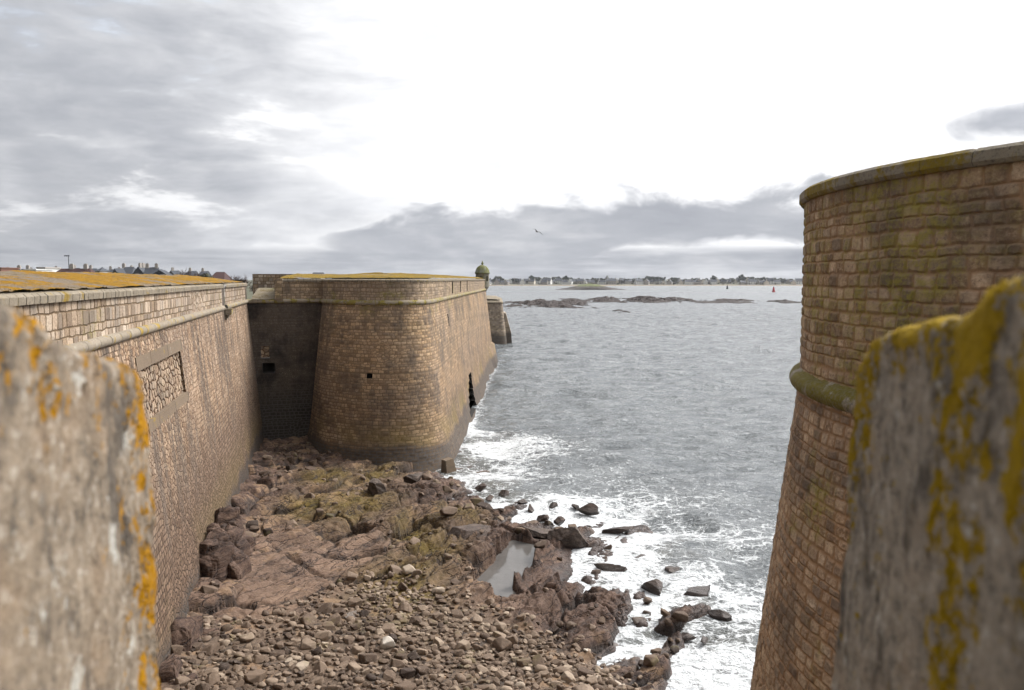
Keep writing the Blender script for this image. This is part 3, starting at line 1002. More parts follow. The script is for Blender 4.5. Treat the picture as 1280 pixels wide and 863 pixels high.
POOL_Z = .34
pool_px = [(642, 676), (672, 683), (668, 700), (655, 716), (640, 734), (652, 752), (630, 760), (600, 748), (586, 738), (612, 712), (628, 690)]
POOL = np.array([at_z(p[0], p[1], POOL_Z)[:2] for p in pool_px])
cob_px = [(205, 812), (262, 800), (330, 790), (400, 762), (440, 735), (500, 722), (560, 745), (630, 766), (700, 785), (770, 815), (820, 850), (860, 880), (700, 1000), (200, 1000), (180, 870)]
COB = np.array([at_z(p[0], p[1], 1.0)[:2] for p in cob_px])
algae_px = [(440, 635, 2.2), (505, 735, 1.6), (545, 690, 1.3), (520, 660, 1.2), (385, 640, 1.3), (475, 590, 1.6), (575, 640, 1.2), (410, 600, 1.5)]
ALG = [(*at_z(p[0], p[1], .9)[:2], p[2]) for p in algae_px]
pink_px = [(370, 780, 3.0), (330, 720, 2.6), (430, 700, 2.2), (560, 765, 2.2)]
PNK = [(*at_z(p[0], p[1], .9)[:2], p[2]) for p in pink_px]
rough_px = [(560, 690, 2.6), (480, 690, 2.6), (600, 665, 2.4), (690, 665, 2.2), (700, 745, 2.4), (760, 740, 2.0), (520, 620, 2.2), (640, 640, 1.8), (860, 745, 2.2), (800, 720, 2.0)]
RGH = [(*at_z(p[0], p[1], .6)[:2], p[2]) for p in rough_px]
STR = np.array([.42, .907])            # direction of the strata on the ground
STN = np.array([.907, -.42])


def blobs(lst, x, y):
    r = np.zeros(x.shape)
    for bx, by, br in lst:
        r = np.maximum(r, np.exp(-((x - bx) ** 2 + ((y - by) * .62) ** 2) / (br * br)))
    return r


def terrain(x, y, full=False):
    s = shore_dist(x, y)
    wob = (fbm(x * .45, y * .45, 4, 60) - .5) * 2.6
    sw = s + wob
    base = np.where(sw > 0, .95 * (1 - np.exp(-np.maximum(sw, 0) / 3.2)) + .028 * np.maximum(sw, 0), .20 * sw)
    base = np.maximum(base, -2.5)
    a = x * STR[0] + y * STR[1]
    c = x * STN[0] + y * STN[1]
    wx, wy = fbm(x * .5, y * .5, 3, 21) - .5, fbm(x * .5 + 40, y * .5, 3, 22) - .5
    a2, c2 = a + wx * 1.6, c + wy * 1.2
    # dipping beds: saw-tooth ledges across the strata
    tt = c2 / 2.4 + .5 * fbm(a * .12, c * .3, 3, 33)
    saw = tt - np.floor(tt)
    amp_l = h2(np.floor(tt), np.floor(a2 / 6), 5)
    rg = np.clip(blobs(RGH, x, y) * 1.1, 0, 1)
    sm = np.clip(blobs(PNK, x, y) * 1.1, 0, 1)
    act = (.82 + .5 * rg) * (1 - .5 * sm)
    z = base + act * (.46 * (sstep(0, .85, saw) - sstep(.85, 1, saw) - .5) * (.3 + .9 * amp_l))
    # fractured blocks in two sizes
    cr = 0
    for sc_a, sc_c, amp, til, seed in ((3.4, 1.7, .46, .34, 100), (1.25, .75, .13, .32, 200), (.45, .32, .05, .3, 300)):
        f1, f2, r1, r2, r3, ox, oy = vor(a2 / sc_a, c2 / sc_c, seed)
        dd = np.clip((f2 - f1) / .16, 0, 1)
        z = z + act * (amp * (r1 - .45) + til * amp * 3 * ((r2 - .5) * ox + (r3 - .35) * oy) - amp * .7 * (1 - dd) ** 2)
        cr = cr + (1 - dd) ** 2 * (.5 if seed > 150 else 1)
    z = z + .17 * act * (fbm(a * 1.6, c * 3.6, 5, 44, .62) - .5)
    rdg = np.abs(fbm(a * .9, c * 2.0, 5, 48, .62) - .5)
    z = z + act * (.30 * (.12 - rdg) + .05 * (.2 - np.abs(fbm(x * 5, y * 5, 3, 49) - .5) * 4))
    z = z + .25 * (fbm(x * .3, y * .3, 3, 77) - .5)
    # level cobble bed
    ic = inside(COB, x, y)
    dc = np.where(ic, 1, -1) * dist_poly(COB, x, y, True)
    cb = sstep(-.6, .9, dc)
    z = z * (1 - cb) + cb * (np.where(sw > 0, .62 * (1 - np.exp(-np.maximum(sw, 0) / 2.5)) + .05 * np.maximum(sw, 0), .2 * sw) + .12 * (fbm(x * .9, y * .9, 3, 9) - .5))
    # tide pool hollow with a rim
    ip = inside(POOL, x, y)
    dp = np.where(ip, 1, -1) * dist_poly(POOL, x, y, True)
    dp = dp + .12 + .5 * (fbm(x * 1.6, y * 1.6, 3, 13) - .5)
    rim = sstep(-1.5, -.2, dp) * (1 - sstep(-.08, .02, dp))
    z = np.where(rim > 0, np.maximum(z, POOL_Z - .2 + .36 * rim), z)
    z = np.where(dp > 0, np.minimum(z, POOL_Z + .02 - .3 * sstep(0, .3, dp)), z)
    # rise to the wall on the left
    dl = (x - L0[0]) * nL[0] + (y - L0[1]) * nL[1] - 1.0
    z = z + .5 * np.exp(-np.maximum(dl, 0) / 1.3) * sstep(60, 40, y)
    if full:
        return z, s, rg, sm, cb, cr
    return z


xs = np.concatenate([np.arange(-19.5, -13, .12), np.arange(-13, 6, .06), np.arange(6, 15.5, .1)])
ys = np.concatenate([np.arange(10, 18, .2), np.arange(18, 45, .06), np.arange(45, 66, .12)])
XX, YY = np.meshgrid(xs, ys, indexing='ij')
ZZ, SS_, RG, SM, CB, CR = terrain(XX, YY, True)
alg = np.clip(blobs(ALG, XX, YY) * .8 * (.4 + fbm(XX * 1.3, YY * 1.3, 4, 90)), 0, 1)
pnk = np.clip(SM, 0, 1)
dkl = np.exp(-np.maximum((XX - L0[0]) * nL[0] + (YY - L0[1]) * nL[1] - 1, 0) / 1.0)


def rock_mat():
    m, t = new_mat('shore_rock')
    p = t.pos()
    px_, py_, z = t.xyz(p)
    a = t.vm('DOT_PRODUCT', p, (STR[0], STR[1], 0)); c = t.vm('DOT_PRODUCT', p, (STN[0], STN[1], 0))
    sv = t.comb(t.m('MULTIPLY', a, .45), t.m('MULTIPLY', c, 1.6), t.m('MULTIPLY', z, 2.5))
    n1 = t.noise(sv, 1.0, 7, .66)
    n2 = t.noise(p, 9, 6, .7)
    n3 = t.noise(p, .7, 5, .6)
    col = t.ramp(t.m('ADD', t.m('MULTIPLY', n1, .6), t.m('MULTIPLY', n2, .4)),
                 [(.34, (.013, .009, .007)), (.43, (.038, .026, .021)), (.52, (.088, .060, .047)), (.62, (.145, .104, .082)), (.74, (.25, .188, .148))])
    col = t.mix(t.ss(n3, .55, .7, 0, .55), col, (.06, .043, .036))
    tan = t.mix(n2, (.105, .071, .053), (.255, .188, .145))
    col = t.mix(t.m('MULTIPLY', t.attr('pink'), t.ss(n1, .35, .55, .2, .8)), col, tan)
    col = t.mix(t.m('MULTIPLY', t.attr('cobble'), .75), col, t.mix(n2, (.05, .038, .029), (.14, .108, .083)))
    sand = t.m('MULTIPLY', t.ss(t.noise(p, 1.1, 4, .55), .53, .62, 0, .7), t.ss(t.attr('rough'), .7, .2))
    col = t.mix(sand, col, t.mix(n2, (.14, .095, .065), (.29, .21, .15)))
    col = t.mix(t.m('MULTIPLY', t.attr('algae'), t.ss(n2, .3, .55, .4, .95)), col, t.mix(n2, (.055, .042, .012), (.16, .12, .035)))
    wet = t.ss(t.m('ADD', z, t.m('MULTIPLY', t.m('SUBTRACT', n3, .5), .35)), .42, .08)
    col = t.mix(t.m('MULTIPLY', wet, .6), col, (.035, .027, .024))
    crk = t.ss(t.attr('crack'), .45, 1.1, 0, .75)
    col = t.mix(crk, col, (.03, .025, .022))
    e = t.voronoi(sv, 1.6, 'DISTANCE_TO_EDGE')
    cc = t.ss(e[0], 0, .05)
    e_b = t.voronoi(t.vm('ADD', sv, t.vm('SCALE', t.noise(p, 2.5, 3, .6, col=True), .5)), .55, 'DISTANCE_TO_EDGE')
    cb_ = t.ss(e_b[0], .004, .022)
    cc = t.m('MINIMUM', t.fmix(t.ss(n3, .45, .6), .75, cc), cb_)
    col = t.mix(t.m('MULTIPLY', t.m('SUBTRACT', 1, cc), t.ss(t.attr('cobble'), .8, .2, 0, .8)), col, (.022, .016, .014))
    hgt = t.m('ADD', t.m('MULTIPLY', n1, .10), t.m('ADD', t.m('MULTIPLY', n2, .05), t.m('MULTIPLY', cc, .04)))
    rough = t.fmix(wet, .88, .42)
    return finish(m, t, col, rough, t.bump(hgt, 1.0, 1.0), spec=.3, sat=1.28, val=1.05)


M['rock'] = rock_mat()
V = np.stack([XX, YY, ZZ], -1).reshape(-1, 3)
ground = mesh_np('rocky_shore', V, grid_faces(len(xs), len(ys)), M['rock'],
                 attrs={'algae': alg, 'pink': pnk, 'cobble': CB, 'rough': RG, 'crack': CR}, smooth=True)
tag(ground, 'brown fractured bedrock foreshore between the walls', kind='structure')

# tide pool
m, t = new_mat('pool_water')
p = t.pos()
nb = t.bump(t.noise(p, 2.2, 3, .5), .05, .25)
M['pool'] = finish(m, t, t.mix(t.noise(p, 1.5, 4), (.07, .064, .058), (.13, .12, .11)), .06, nb, spec=.5, IOR=1.33)
pc = POOL.mean(0)
grow = pc + (POOL - pc) * 1.12
mesh_np('tide_pool', np.array([(x, y, POOL_Z) for x, y in grow]), [list(range(len(grow)))[::-1]], M['pool'], smooth=False)
po = bpy.data.objects['tide_pool']
tag(po, 'still tide pool reflecting the sky among the rocks', kind='structure')
if po.data.polygons[0].normal.z < 0:
    po.data.flip_normals()

# ------------------------------------------------------------------ stones
def stone_proto(seed, angular):
    bm = bmesh.new()
    r = random.Random(seed)
    if angular:
        pts = []
        for k in range(26):
            a = Vector((r.uniform(-1, 1), r.uniform(-1, 1), r.uniform(-1, 1)))
            mx = max(abs(a.x), abs(a.y), abs(a.z))
            a = a / mx * r.uniform(.82, 1)
            pts.append(bm.verts.new((a.x, a.y * .8, a.z * .62)))
        bmesh.ops.convex_hull(bm, input=bm.verts)
        bmesh.ops.delete(bm, geom=[v for v in bm.verts if not v.link_faces], context='VERTS')
        bmesh.ops.bevel(bm, geom=bm.edges[:], offset=.05, segments=1, affect='EDGES')
        bmesh.ops.triangulate(bm, faces=bm.faces[:])
    else:
        bmesh.ops.create_icosphere(bm, subdivisions=2, radius=1)
        pl = [(Vector((r.gauss(0, 1), r.gauss(0, 1), r.gauss(0, 1))).normalized(), r.uniform(.55, .9)) for _ in range(9)]
        for v in bm.verts:
            for d, o in pl:
                e = v.co.dot(d) - o
                if e > 0: v.co -= d * e * .85
            v.co.y *= .8; v.co.z *= .6
    bmesh.ops.recalc_face_normals(bm, faces=bm.faces)
    bm.verts.index_update()
    V = np.array([v.co[:] for v in bm.verts]); F = np.array([[v.index for v in f.verts] for f in bm.faces])
    bm.free()
    V /= np.abs(V[:, 0]).max()
    return V, F


PROT = [stone_proto(i, i % 3 != 2) for i in range(15)]


def stone_mat(name, inst=True):
    m, t = new_mat(name)
    p = t.objc() if False else t.pos()
    n2 = t.noise(p, 11, 6, .7)
    rnd = t.attr('tone')
    col = t.ramp(rnd, [(.0, (.04, .029, .023)), (.2, (.095, .07, .054)), (.42, (.15, .115, .09)), (.6, (.21, .167, .132)), (.8, (.275, .226, .18)), (.93, (.36, .31, .26)), (1, (.46, .42, .37))])
    col = t.mix(t.ss(n2, .48, .3, 0, .6), col, (.06, .048, .04))
    col = t.mix(t.ss(n2, .55, .7, 0, .35), col, (.4, .35, .29))
    col = t.mix(t.ss(t.noise(p, 1.2, 3), .58, .7, 0, .3), col, (.11, .10, .04))
    wet = t.ss(t.xyz(p)[2], .25, -.02)
    col = t.mix(t.m('MULTIPLY', wet, .7), col, (.035, .028, .025))
    return finish(m, t, col, t.fmix(wet, .85, .4), t.bump(t.noise(p, 30, 5, .7), .02, .6), spec=.3, sat=1.3)


M['stone'] = stone_mat('loose_stone')


def rot3(yaw, tx, ty):
    cz, sz, cx, sx, cy, sy = math.cos(yaw), math.sin(yaw), math.cos(tx), math.sin(tx), math.cos(ty), math.sin(ty)
    return np.array([[cz, -sz, 0], [sz, cz, 0], [0, 0, 1]]) @ np.array([[cy, 0, sy], [0, 1, 0], [-sy, 0, cy]]) @ np.array([[1, 0, 0], [0, cx, -sx], [0, sx, cx]])


cells = {}


def free(x, y, r, k=.8):
    for i in range(int(x) - 1, int(x) + 2):
        for j in range(int(y) - 1, int(y) + 2):
            for (a, b_, c_) in cells.get((i, j), ()):
                if (a - x) ** 2 + (b_ - y) ** 2 < ((r + c_) * k) ** 2:
                    return False
    cells.setdefault((int(x), int(y)), []).append((x, y, r))
    return True


STONES = []          # (x, y, r, proto, yaw, tx, ty, zscale, tone)
rr = random.Random(5)
lo, hi = COB.min(0), COB.max(0)
cand = []
for r0, r1, cnt in ((.28, .42, 34), (.19, .28, 300), (.12, .19, 1700), (.065, .12, 11000)):
    xs_ = np.array([rr.uniform(max(lo[0], -11), 6) for _ in range(cnt)]); ys_ = np.array([rr.uniform(17.5, hi[1] + .6) for _ in range(cnt)])
    dcob = np.where(inside(COB, xs_, ys_), 1, -1) * dist_poly(COB, xs_, ys_, True)
    for x, y, dc in zip(xs_, ys_, dcob):
        if dc < -.5 or (dc < .5 and rr.random() > .5): continue
        r_ = rr.uniform(r0, r1)
        if free(x, y, r_, .84 if r0 > .1 else .70): cand.append((x, y, r_, 0))
# scattered stones: foot of the recess, along the left wall, on the slabs and in the shallows
for (px, py, rad, cnt, a, b_) in ((360, 575, 3.2, 150, .10, .36), (345, 610, 2.0, 40, .1, .4), (480, 603, 3.0, 16, .1, .35), (560, 605, 2.5, 20, .12, .4), (440, 620, 3, 10, .1, .34),
                                  (380, 660, 2.4, 9, .1, .4), (500, 690, 2.6, 8, .1, .34), (620, 640, 2.0, 30, .14, .45), (690, 650, 2.2, 22, .14, .5), (640, 620, 2.0, 16, .12, .4),
                                  (820, 800, 1.8, 26, .1, .26), (860, 815, 1.6, 20, .1, .24), (840, 740, 2.4, 12, .14, .4), (300, 690, 1.4, 24, .1, .4), (240, 830, 1.5, 60, .12, .4),
                                  (760, 690, 2.0, 10, .16, .5), (700, 780, 1.6, 18, .1, .3), (560, 740, 2.2, 22, .08, .26)):
    c = at_z(px, py, .6)
    for _ in range(cnt):
        x, y = c[0] + rr.gauss(0, rad * .5), c[1] + rr.gauss(0, rad * .85)
        r_ = a + (b_ - a) * rr.random() ** 2.2
        if (x - L0[0]) * nL[0] + (y - L0[1]) * nL[1] < 1.35 or y > 57: continue
        if free(x, y, r_, .9): cand.append((x, y, r_, 1))
ca = np.array(cand)
tz = terrain(ca[:, 0], ca[:, 1])
tone_noise = fbm(ca[:, 0] * .35, ca[:, 1] * .35, 3, 71)
for i, (x, y, r_, kind) in enumerate(cand):
    right = 1 / (1 + math.exp((x + 1.5) * .9))        # greener-brown and darker towards the water
    tn = rr.gauss(.50 - .16 * right + .3 * (tone_noise[i] - .5), .19) if kind == 0 else rr.gauss(.25, .14)
    if tz[i] < -.15 and kind == 0: continue
    STONES.append((x, y, tz[i] + r_ * .16, r_, rr.randrange(15) if r_ < .22 else rr.choice((0, 3, 6, 9, 12, 1, 4, 7)), rr.uniform(0, 6.28), rr.gauss(0, .25), rr.gauss(0, .25), rr.uniform(.75, 1.25), min(1, max(0, tn))))


def seen(x, y, z):
    d = y * CP + (CAM_H - z) * SP
    sx, sy = 640 + 1000 * x / d, 431.5 - 1000 * (y * SP + (z - CAM_H) * CP) / d
    if not (190 < sx < 1040 and sy < 868): return 0
    if sx > 937 + (863 - sy) * .15: return 0
    return 1 / d


STONES.sort(key=lambda s: -s[3] * seen(s[0], s[1], s[2]))
protos_me = {}
GS = 'loose stones of the foreshore'


def stone_mesh(k, tone):
    key = (k, round(tone * 7))
    if key not in protos_me:
        V, F = PROT[k]
        me = bpy.data.meshes.new('loose_stone')
        me.from_pydata([tuple(v) for v in V], [], [tuple(f) for f in F])
        a = me.attributes.new('tone', 'FLOAT', 'POINT')
        a.data.foreach_set('value', np.full(len(V), key[1] / 7, np.float32))
        me.materials.append(M['stone'])
        me.polygons.foreach_set('use_smooth', np.full(len(F), k % 3 == 2))
        protos_me[key] = me
    return protos_me[key]


for s in STONES[:300]:
    x, y, z, r_, k, yaw, tx, ty, zs_, tn = s
    o = bpy.data.objects.new('loose_stone', stone_mesh(k, tn))
    COL.objects.link(o)
    o.location = (x, y, z); o.rotation_euler = (tx, ty, yaw); o.scale = (r_, r_, r_ * zs_)
    if y < 32:
        tag(o, 'rounded brown-grey stone lying loose on the cobble bank at the bottom', 'stone', 'larger stones on the cobble bank')
    else:
        tag(o, 'dark angular stone lying loose on the bedrock farther up the foreshore', 'stone', 'stones scattered over the bedrock')
vs, fs, ts, n0 = [], {3: []}, [], 0
for x, y, z, r_, k, yaw, tx, ty, zs_, tn in STONES[300:]:
    Vp, Fp = PROT[k]
    q = (Vp * np.array([r_, r_, r_ * zs_])) @ rot3(yaw, tx, ty).T + np.array([x, y, z])
    vs.append(q); fs[3].append(Fp + n0); ts.append(np.full(len(q), tn)); n0 += len(q)
cb_o = mesh_np('cobbles', np.concatenate(vs), np.concatenate(fs[3]), M['stone'], attrs={'tone': np.concatenate(ts)}, smooth=False)
tag(cb_o, 'countless small cobbles and pebbles between the larger stones', 'cobbles', kind='stuff')


# named boulders
def boulder(name, label, px, py, zc, size, yaw, tone, seed, squash=(1, 1, 1), tilt=(0, 0), mat=None, planes=11):
    bm = bmesh.new()
    bmesh.ops.create_icosphere(bm, subdivisions=5, radius=1)
    r = random.Random(seed)
    pl = [(Vector((r.gauss(0, 1), r.gauss(0, 1), r.gauss(0, .8))).normalized(), r.uniform(.3, .72)) for _ in range(planes)]
    co = np.array([v.co[:] for v in bm.verts])
    for d, o in pl:
        e = co @ np.array(d) - o
        co -= np.outer(np.maximum(e, 0), np.array(d))
    q = fbm(co[:, 0] * 2.5 + co[:, 2] * 2 + seed, co[:, 1] * 2.5 - co[:, 2] * 1.3, 5, seed, .6) - .5
    co *= (1 + .22 * q)[:, None]
    q2 = np.abs(fbm(co[:, 0] * 5 + co[:, 2] * 4 + seed, co[:, 1] * 5 - co[:, 2] * 3, 4, seed + 5, .6) - .5)
    co *= (1 - .16 * q2)[:, None]
    co *= np.array(squash) * size
    F = np.array([[v.index for v in f.verts] for f in bm.faces]); bm.free()
    o = mesh_np(name, co, F, mat or M['boulder'], attrs={'tone': np.full(len(co), tone)}, smooth=True)
    c = at_z(px, py, zc)
    o.location = (c[0], c[1], zc)
    o.rotation_euler = (tilt[0], tilt[1], yaw)
    if label: tag(o, label, 'boulder')
    return o


def boulder_mat():
    m, t = new_mat('boulder_rock')
    p = t.objc(); w = t.pos()
    n1 = t.noise(t.vm('MULTIPLY', p, (1.2, 2.4, 3.5)), 1.2, 7, .68)
    n2 = t.noise(p, 9, 6, .7)
    f = t.m('ADD', t.m('MULTIPLY', n1, .6), t.m('MULTIPLY', n2, .4))
    dk = t.ramp(f, [(.34, (.016, .012, .010)), (.48, (.05, .035, .028)), (.6, (.095, .068, .054)), (.75, (.165, .122, .098))])
    lt = t.ramp(f, [(.3, (.16, .14, .12)), (.5, (.33, .29, .25)), (.7, (.46, .42, .37))])
    col = t.mix(t.attr('tone'), dk, lt)
    wet = t.ss(t.xyz(w)[2], .35, .05)
    col = t.mix(t.m('MULTIPLY', wet, .65), col, (.03, .024, .021))
    return finish(m, t, col, t.fmix(wet, .85, .4), t.bump(t.m('ADD', t.m('MULTIPLY', n1, .08), t.m('MULTIPLY', n2, .04)), 1, 1.0), spec=.3, sat=1.1)


M['boulder'] = boulder_mat()
boulder('boulder', 'large brown pyramid-shaped boulder at the surf edge beside the tide pool', 712, 672, .5, 1.0, .3, .10, 203, (1.1, .95, .95))
boulder('boulder', 'low brown slab boulder on the pool side of the pyramid boulder', 672, 668, .45, 1.15, .2, .1, 8, (1.25, .8, .5))
boulder('boulder', 'big dark overhanging rock block left of the tide pool', 590, 672, .85, 1.35, .6, .06, 14, (1.3, .9, .6), (.1, -.2))
boulder('boulder', 'black wet boulder alone in white foam above the pyramid boulder', 697, 652, .2, .42, .9, .0, 21, (1, .9, .8))
boulder('boulder', 'long dark wet rock awash in foam off the shore point', 734, 637, .15, .75, .2, .0, 23, (1.5, .6, .5))
boulder('boulder', 'dark wet boulder in the foam close under the bastion shore', 633, 616, .2, .5, 1.2, .0, 26, (1, .9, .8))
boulder('boulder', 'flat wet rock ribbed by running foam to the right of the pyramid boulder', 772, 663, .02, .8, .1, .03, 128, (1.4, .8, .4))
boulder('boulder', 'low purple rock slab half drowned in surf at lower right', 868, 742, -.12, .9, .3, .05, 131, (1.4, .9, .4))
boulder('boulder', 'pale angular stone standing out white on the left of the cobble bank', 292, 818, 1.05, .36, .6, .75, 35, (.9, .8, .8))
boulder('boulder', 'flat pale stone nearest the left merlon on the cobble bank', 297, 840, 1.0, .46, .2, .65, 36, (1.1, .8, .55))
boulder('boulder', 'greenish squared block on the left of the cobble bank', 269, 829, 1.05, .55, .25, .35, 38, (1.15, .7, .6))
boulder('boulder', 'brown squared boulder at the top edge of the cobble bank below the algae', 444, 772, 1.0, .48, .4, .3, 40, (1.2, .9, .6))
boulder('boulder', 'dark square boulder at the top of the cobble bank by the smooth slab', 285, 792, 1.05, .5, .1, .1, 42, (1.1, .8, .65))
boulder('boulder', 'brown boulder perched on the slab near the foot of the bastion', 518, 600, 1.1, .7, .4, .12, 45, (1.2, .9, .7))
boulder('boulder', 'dark rounded boulder just below the bastion foot by the waterline', 470, 611, 1.1, .75, 1.4, .1, 47, (1.1, .9, .75))
for px, py, zc, sz, yw, sd in ((600, 610, .3, .45, .3, 50), (612, 622, .3, .4, 1, 51), (663, 636, .15, .42, 2, 52), (655, 628, .12, .35, .4, 53), (690, 632, .1, .4, .8, 54), (720, 634, .1, .38, 2.2, 55), (676, 648, .2, .5, 1.3, 56)):
    o = boulder('boulder', None, px, py, zc, sz, yw, .02, sd, (1.3, .8, .6))
    tag(o, 'small wet black rock breaking the surf along the waterline below the bastion', 'boulder', 'black surf rocks')
for px, py, sz, sd in ((800, 700, .55, 60), (845, 712, .6, 61), (905, 770, .5, 62), (855, 795, .35, 63), (880, 800, .3, 64), (818, 735, .7, 65), (760, 712, .6, 66)):
    o = boulder('boulder', None, px, py, .04, sz, sd, .08, sd, (1.4, .8, .45))
    tag(o, 'low brown rock washed over by foam in the lower right surf', 'boulder', 'foam-washed rocks at lower right')

# bedrock outcrop of jointed blocks against the left wall
parts_v, parts_f, parts_t, n0 = [], [], [], 0
ro = random.Random(77)
OUT = []
for k in range(58):
    y_ = 20.5 + 12.8 * (k + ro.random()) / 58
    o_ = .0 + (1.15 if y_ > 25 else .9) * ro.random() ** 1.4
    z_ = (2.6 if 28 < y_ < 32 else 1.4) - o_ * 1.3 + ro.uniform(-.35, .35) - (1.0 if y_ > 32 else 0)
    g_ = ro.uniform(.5, 1.15)
    OUT.append((y_, o_, z_, g_ * ro.uniform(.8, 1.2), g_ * ro.uniform(.7, 1.1), g_ * ro.uniform(.8, 1.5)))
for (py_, out, zc, sx, sy, sz) in OUT:
    bm = bmesh.new(); bmesh.ops.create_icosphere(bm, subdivisions=5, radius=1)
    co = np.array([v.co[:] for v in bm.verts]); F = np.array([[v.index for v in f.verts] for f in bm.faces]); bm.free()
    sq = np.sign(co) * np.abs(co) ** .3
    co = sq / np.abs(sq).max(0)
    for _ in range(5):
        d = np.array([ro.gauss(0, 1), ro.gauss(0, 1), ro.gauss(0, 1)]); d /= np.linalg.norm(d)
        e = co @ d - ro.uniform(.85, 1.15)
        co -= np.outer(np.maximum(e, 0), d) * .95
    sd = ro.randrange(999)
    q = fbm(co[:, 0] * 2 + co[:, 2] * 1.5 + sd, co[:, 1] * 2 - co[:, 2], 5, sd, .6) - .5
    co = co * (1 + .34 * q)[:, None] * np.array([sx, sy, sz]) * .6
    co = co @ rot3(ang + ro.gauss(0, .45), ro.gauss(0, .22), ro.gauss(.0, .22)).T
    Pw = L0 + LDIR * uL(py_) + nL * (out + bat_left(1))
    parts_v.append(co + np.array([Pw[0], Pw[1], zc])); parts_f.append(F + n0); n0 += len(co)
    parts_t.append(np.full(len(co), ro.uniform(0, .08)))
oc = mesh_np('rock_outcrop', np.concatenate(parts_v), np.concatenate(parts_f), M['rock'], attrs={'rough': np.ones(n0)}, smooth=True)
tag(oc, 'dark jointed bedrock outcrop at the foot of the left curtain wall', kind='structure')

# ------------------------------------------------------------------ sea
def ocean_tile(N, L, wind, wdir, seed, small=.25):
    rg = np.random.default_rng(seed)
    k = 2 * np.pi * np.fft.fftfreq(N, L / N)
    kx, ky = np.meshgrid(k, k, indexing='ij')
    kk = np.hypot(kx, ky); kk[0, 0] = 1e-6
    Lw = wind ** 2 / 9.81
    c = (kx * math.cos(wdir) + ky * math.sin(wdir)) / kk
    ph = np.exp(-1 / (kk * Lw) ** 2) / kk ** 4 * (.15 + c ** 2) * np.exp(-(kk * small) ** 2)
    ph[0, 0] = 0
    hh = np.fft.ifft2((rg.normal(size=(N, N)) + 1j * rg.normal(size=(N, N))) * np.sqrt(ph)).real
    return hh / hh.std()


def tile_sample(T, L, x, y):
    N = len(T)
    fx, fy = (x / L * N) % N, (y / L * N) % N
    i, j = np.floor(fx).astype(int) % N, np.floor(fy).astype(int) % N
    a, b_ = fx - np.floor(fx), fy - np.floor(fy)
    i2, j2 = (i + 1) % N, (j + 1) % N
    return (T[i, j] * (1 - a) + T[i2, j] * a) * (1 - b_) + (T[i, j2] * (1 - a) + T[i2, j2] * a) * b_


def graded(start, first, growth, end):
    out, d = [start], first
    while out[-1] < end:
        out.append(out[-1] + d); d *= growth
    return out


xs = np.array(sorted(set([-x - 6 for x in graded(0, .2, 1.25, 30000)][1:])) + list(np.arange(-6, 20, .14)) + graded(20, .16, 1.018, 420) + graded(430, 25, 1.3, 30000))
yy_ = [12.0]
while yy_[-1] < 640: yy_.append(yy_[-1] + max(.13, yy_[-1] * .0042))
ys = np.array([-30000, -3000, -300, -30, 2, 8] + yy_ + graded(660, 8, 1.06, 30000))
XX, YY = np.meshgrid(xs, ys, indexing='ij')
T1, T2 = ocean_tile(512, 46, 4.2, -1.9, 1, .12), ocean_tile(512, 71, 5.5, -1.2, 2, .2)
near = (np.abs(XX) < 450) & (YY < 660) & (YY > 10)
ZZ = np.zeros_like(XX); FO = np.zeros_like(XX); SHL = np.zeros_like(XX)
xn, yn = XX[near], YY[near]
w = .115 * tile_sample(T1, 46, xn, yn) + .115 * tile_sample(T2, 71, xn * .97 + yn * .24, yn * .97 - xn * .24)
damp = 1 - sstep(250, 640, yn)
nr = (xn > -7) & (xn < 18) & (yn < 66)
s = np.full(xn.shape, -60.0)
s[nr] = shore_dist(xn[nr], yn[nr])
tzz = np.full(xn.shape, -3.0); tzz[nr] = terrain(xn[nr], yn[nr])
calm = .45 + .55 * sstep(0, -6, s)
ZZ[near] = w * damp * calm
# foam: breaking zone near the shore, patches further out, a fringe along the bastion foot and behind the reefs
bd = dist_poly(np.vstack([bp_front[0][::8] + bp_front[2][::8] * bat_b(0)]), xn, yn)
fz = np.clip(1.12 - (-s) / 13.5, 0, 1) * (s < 3)
fz = np.maximum(fz, (s > -3) * .9)
patch = fbm(xn * .22, yn * .17, 4, 501)
fo = fz * (.46 + .8 * sstep(.28, .62, patch))
fo = np.maximum(fo, np.clip(1 - bd / (.9 + 1.6 * sstep(85, 55, yn)), 0, 1) * .85 * (.4 + patch))
fo = np.maximum(fo, .8 * np.clip(1 - np.maximum(0, tzz * -1 - .05) / .4, 0, 1) * (s < 2))
FO[near] = np.clip(fo, 0, 1)
SHL[near] = np.clip(sstep(-1.1, 0, tzz) * (s < 3), 0, 1)


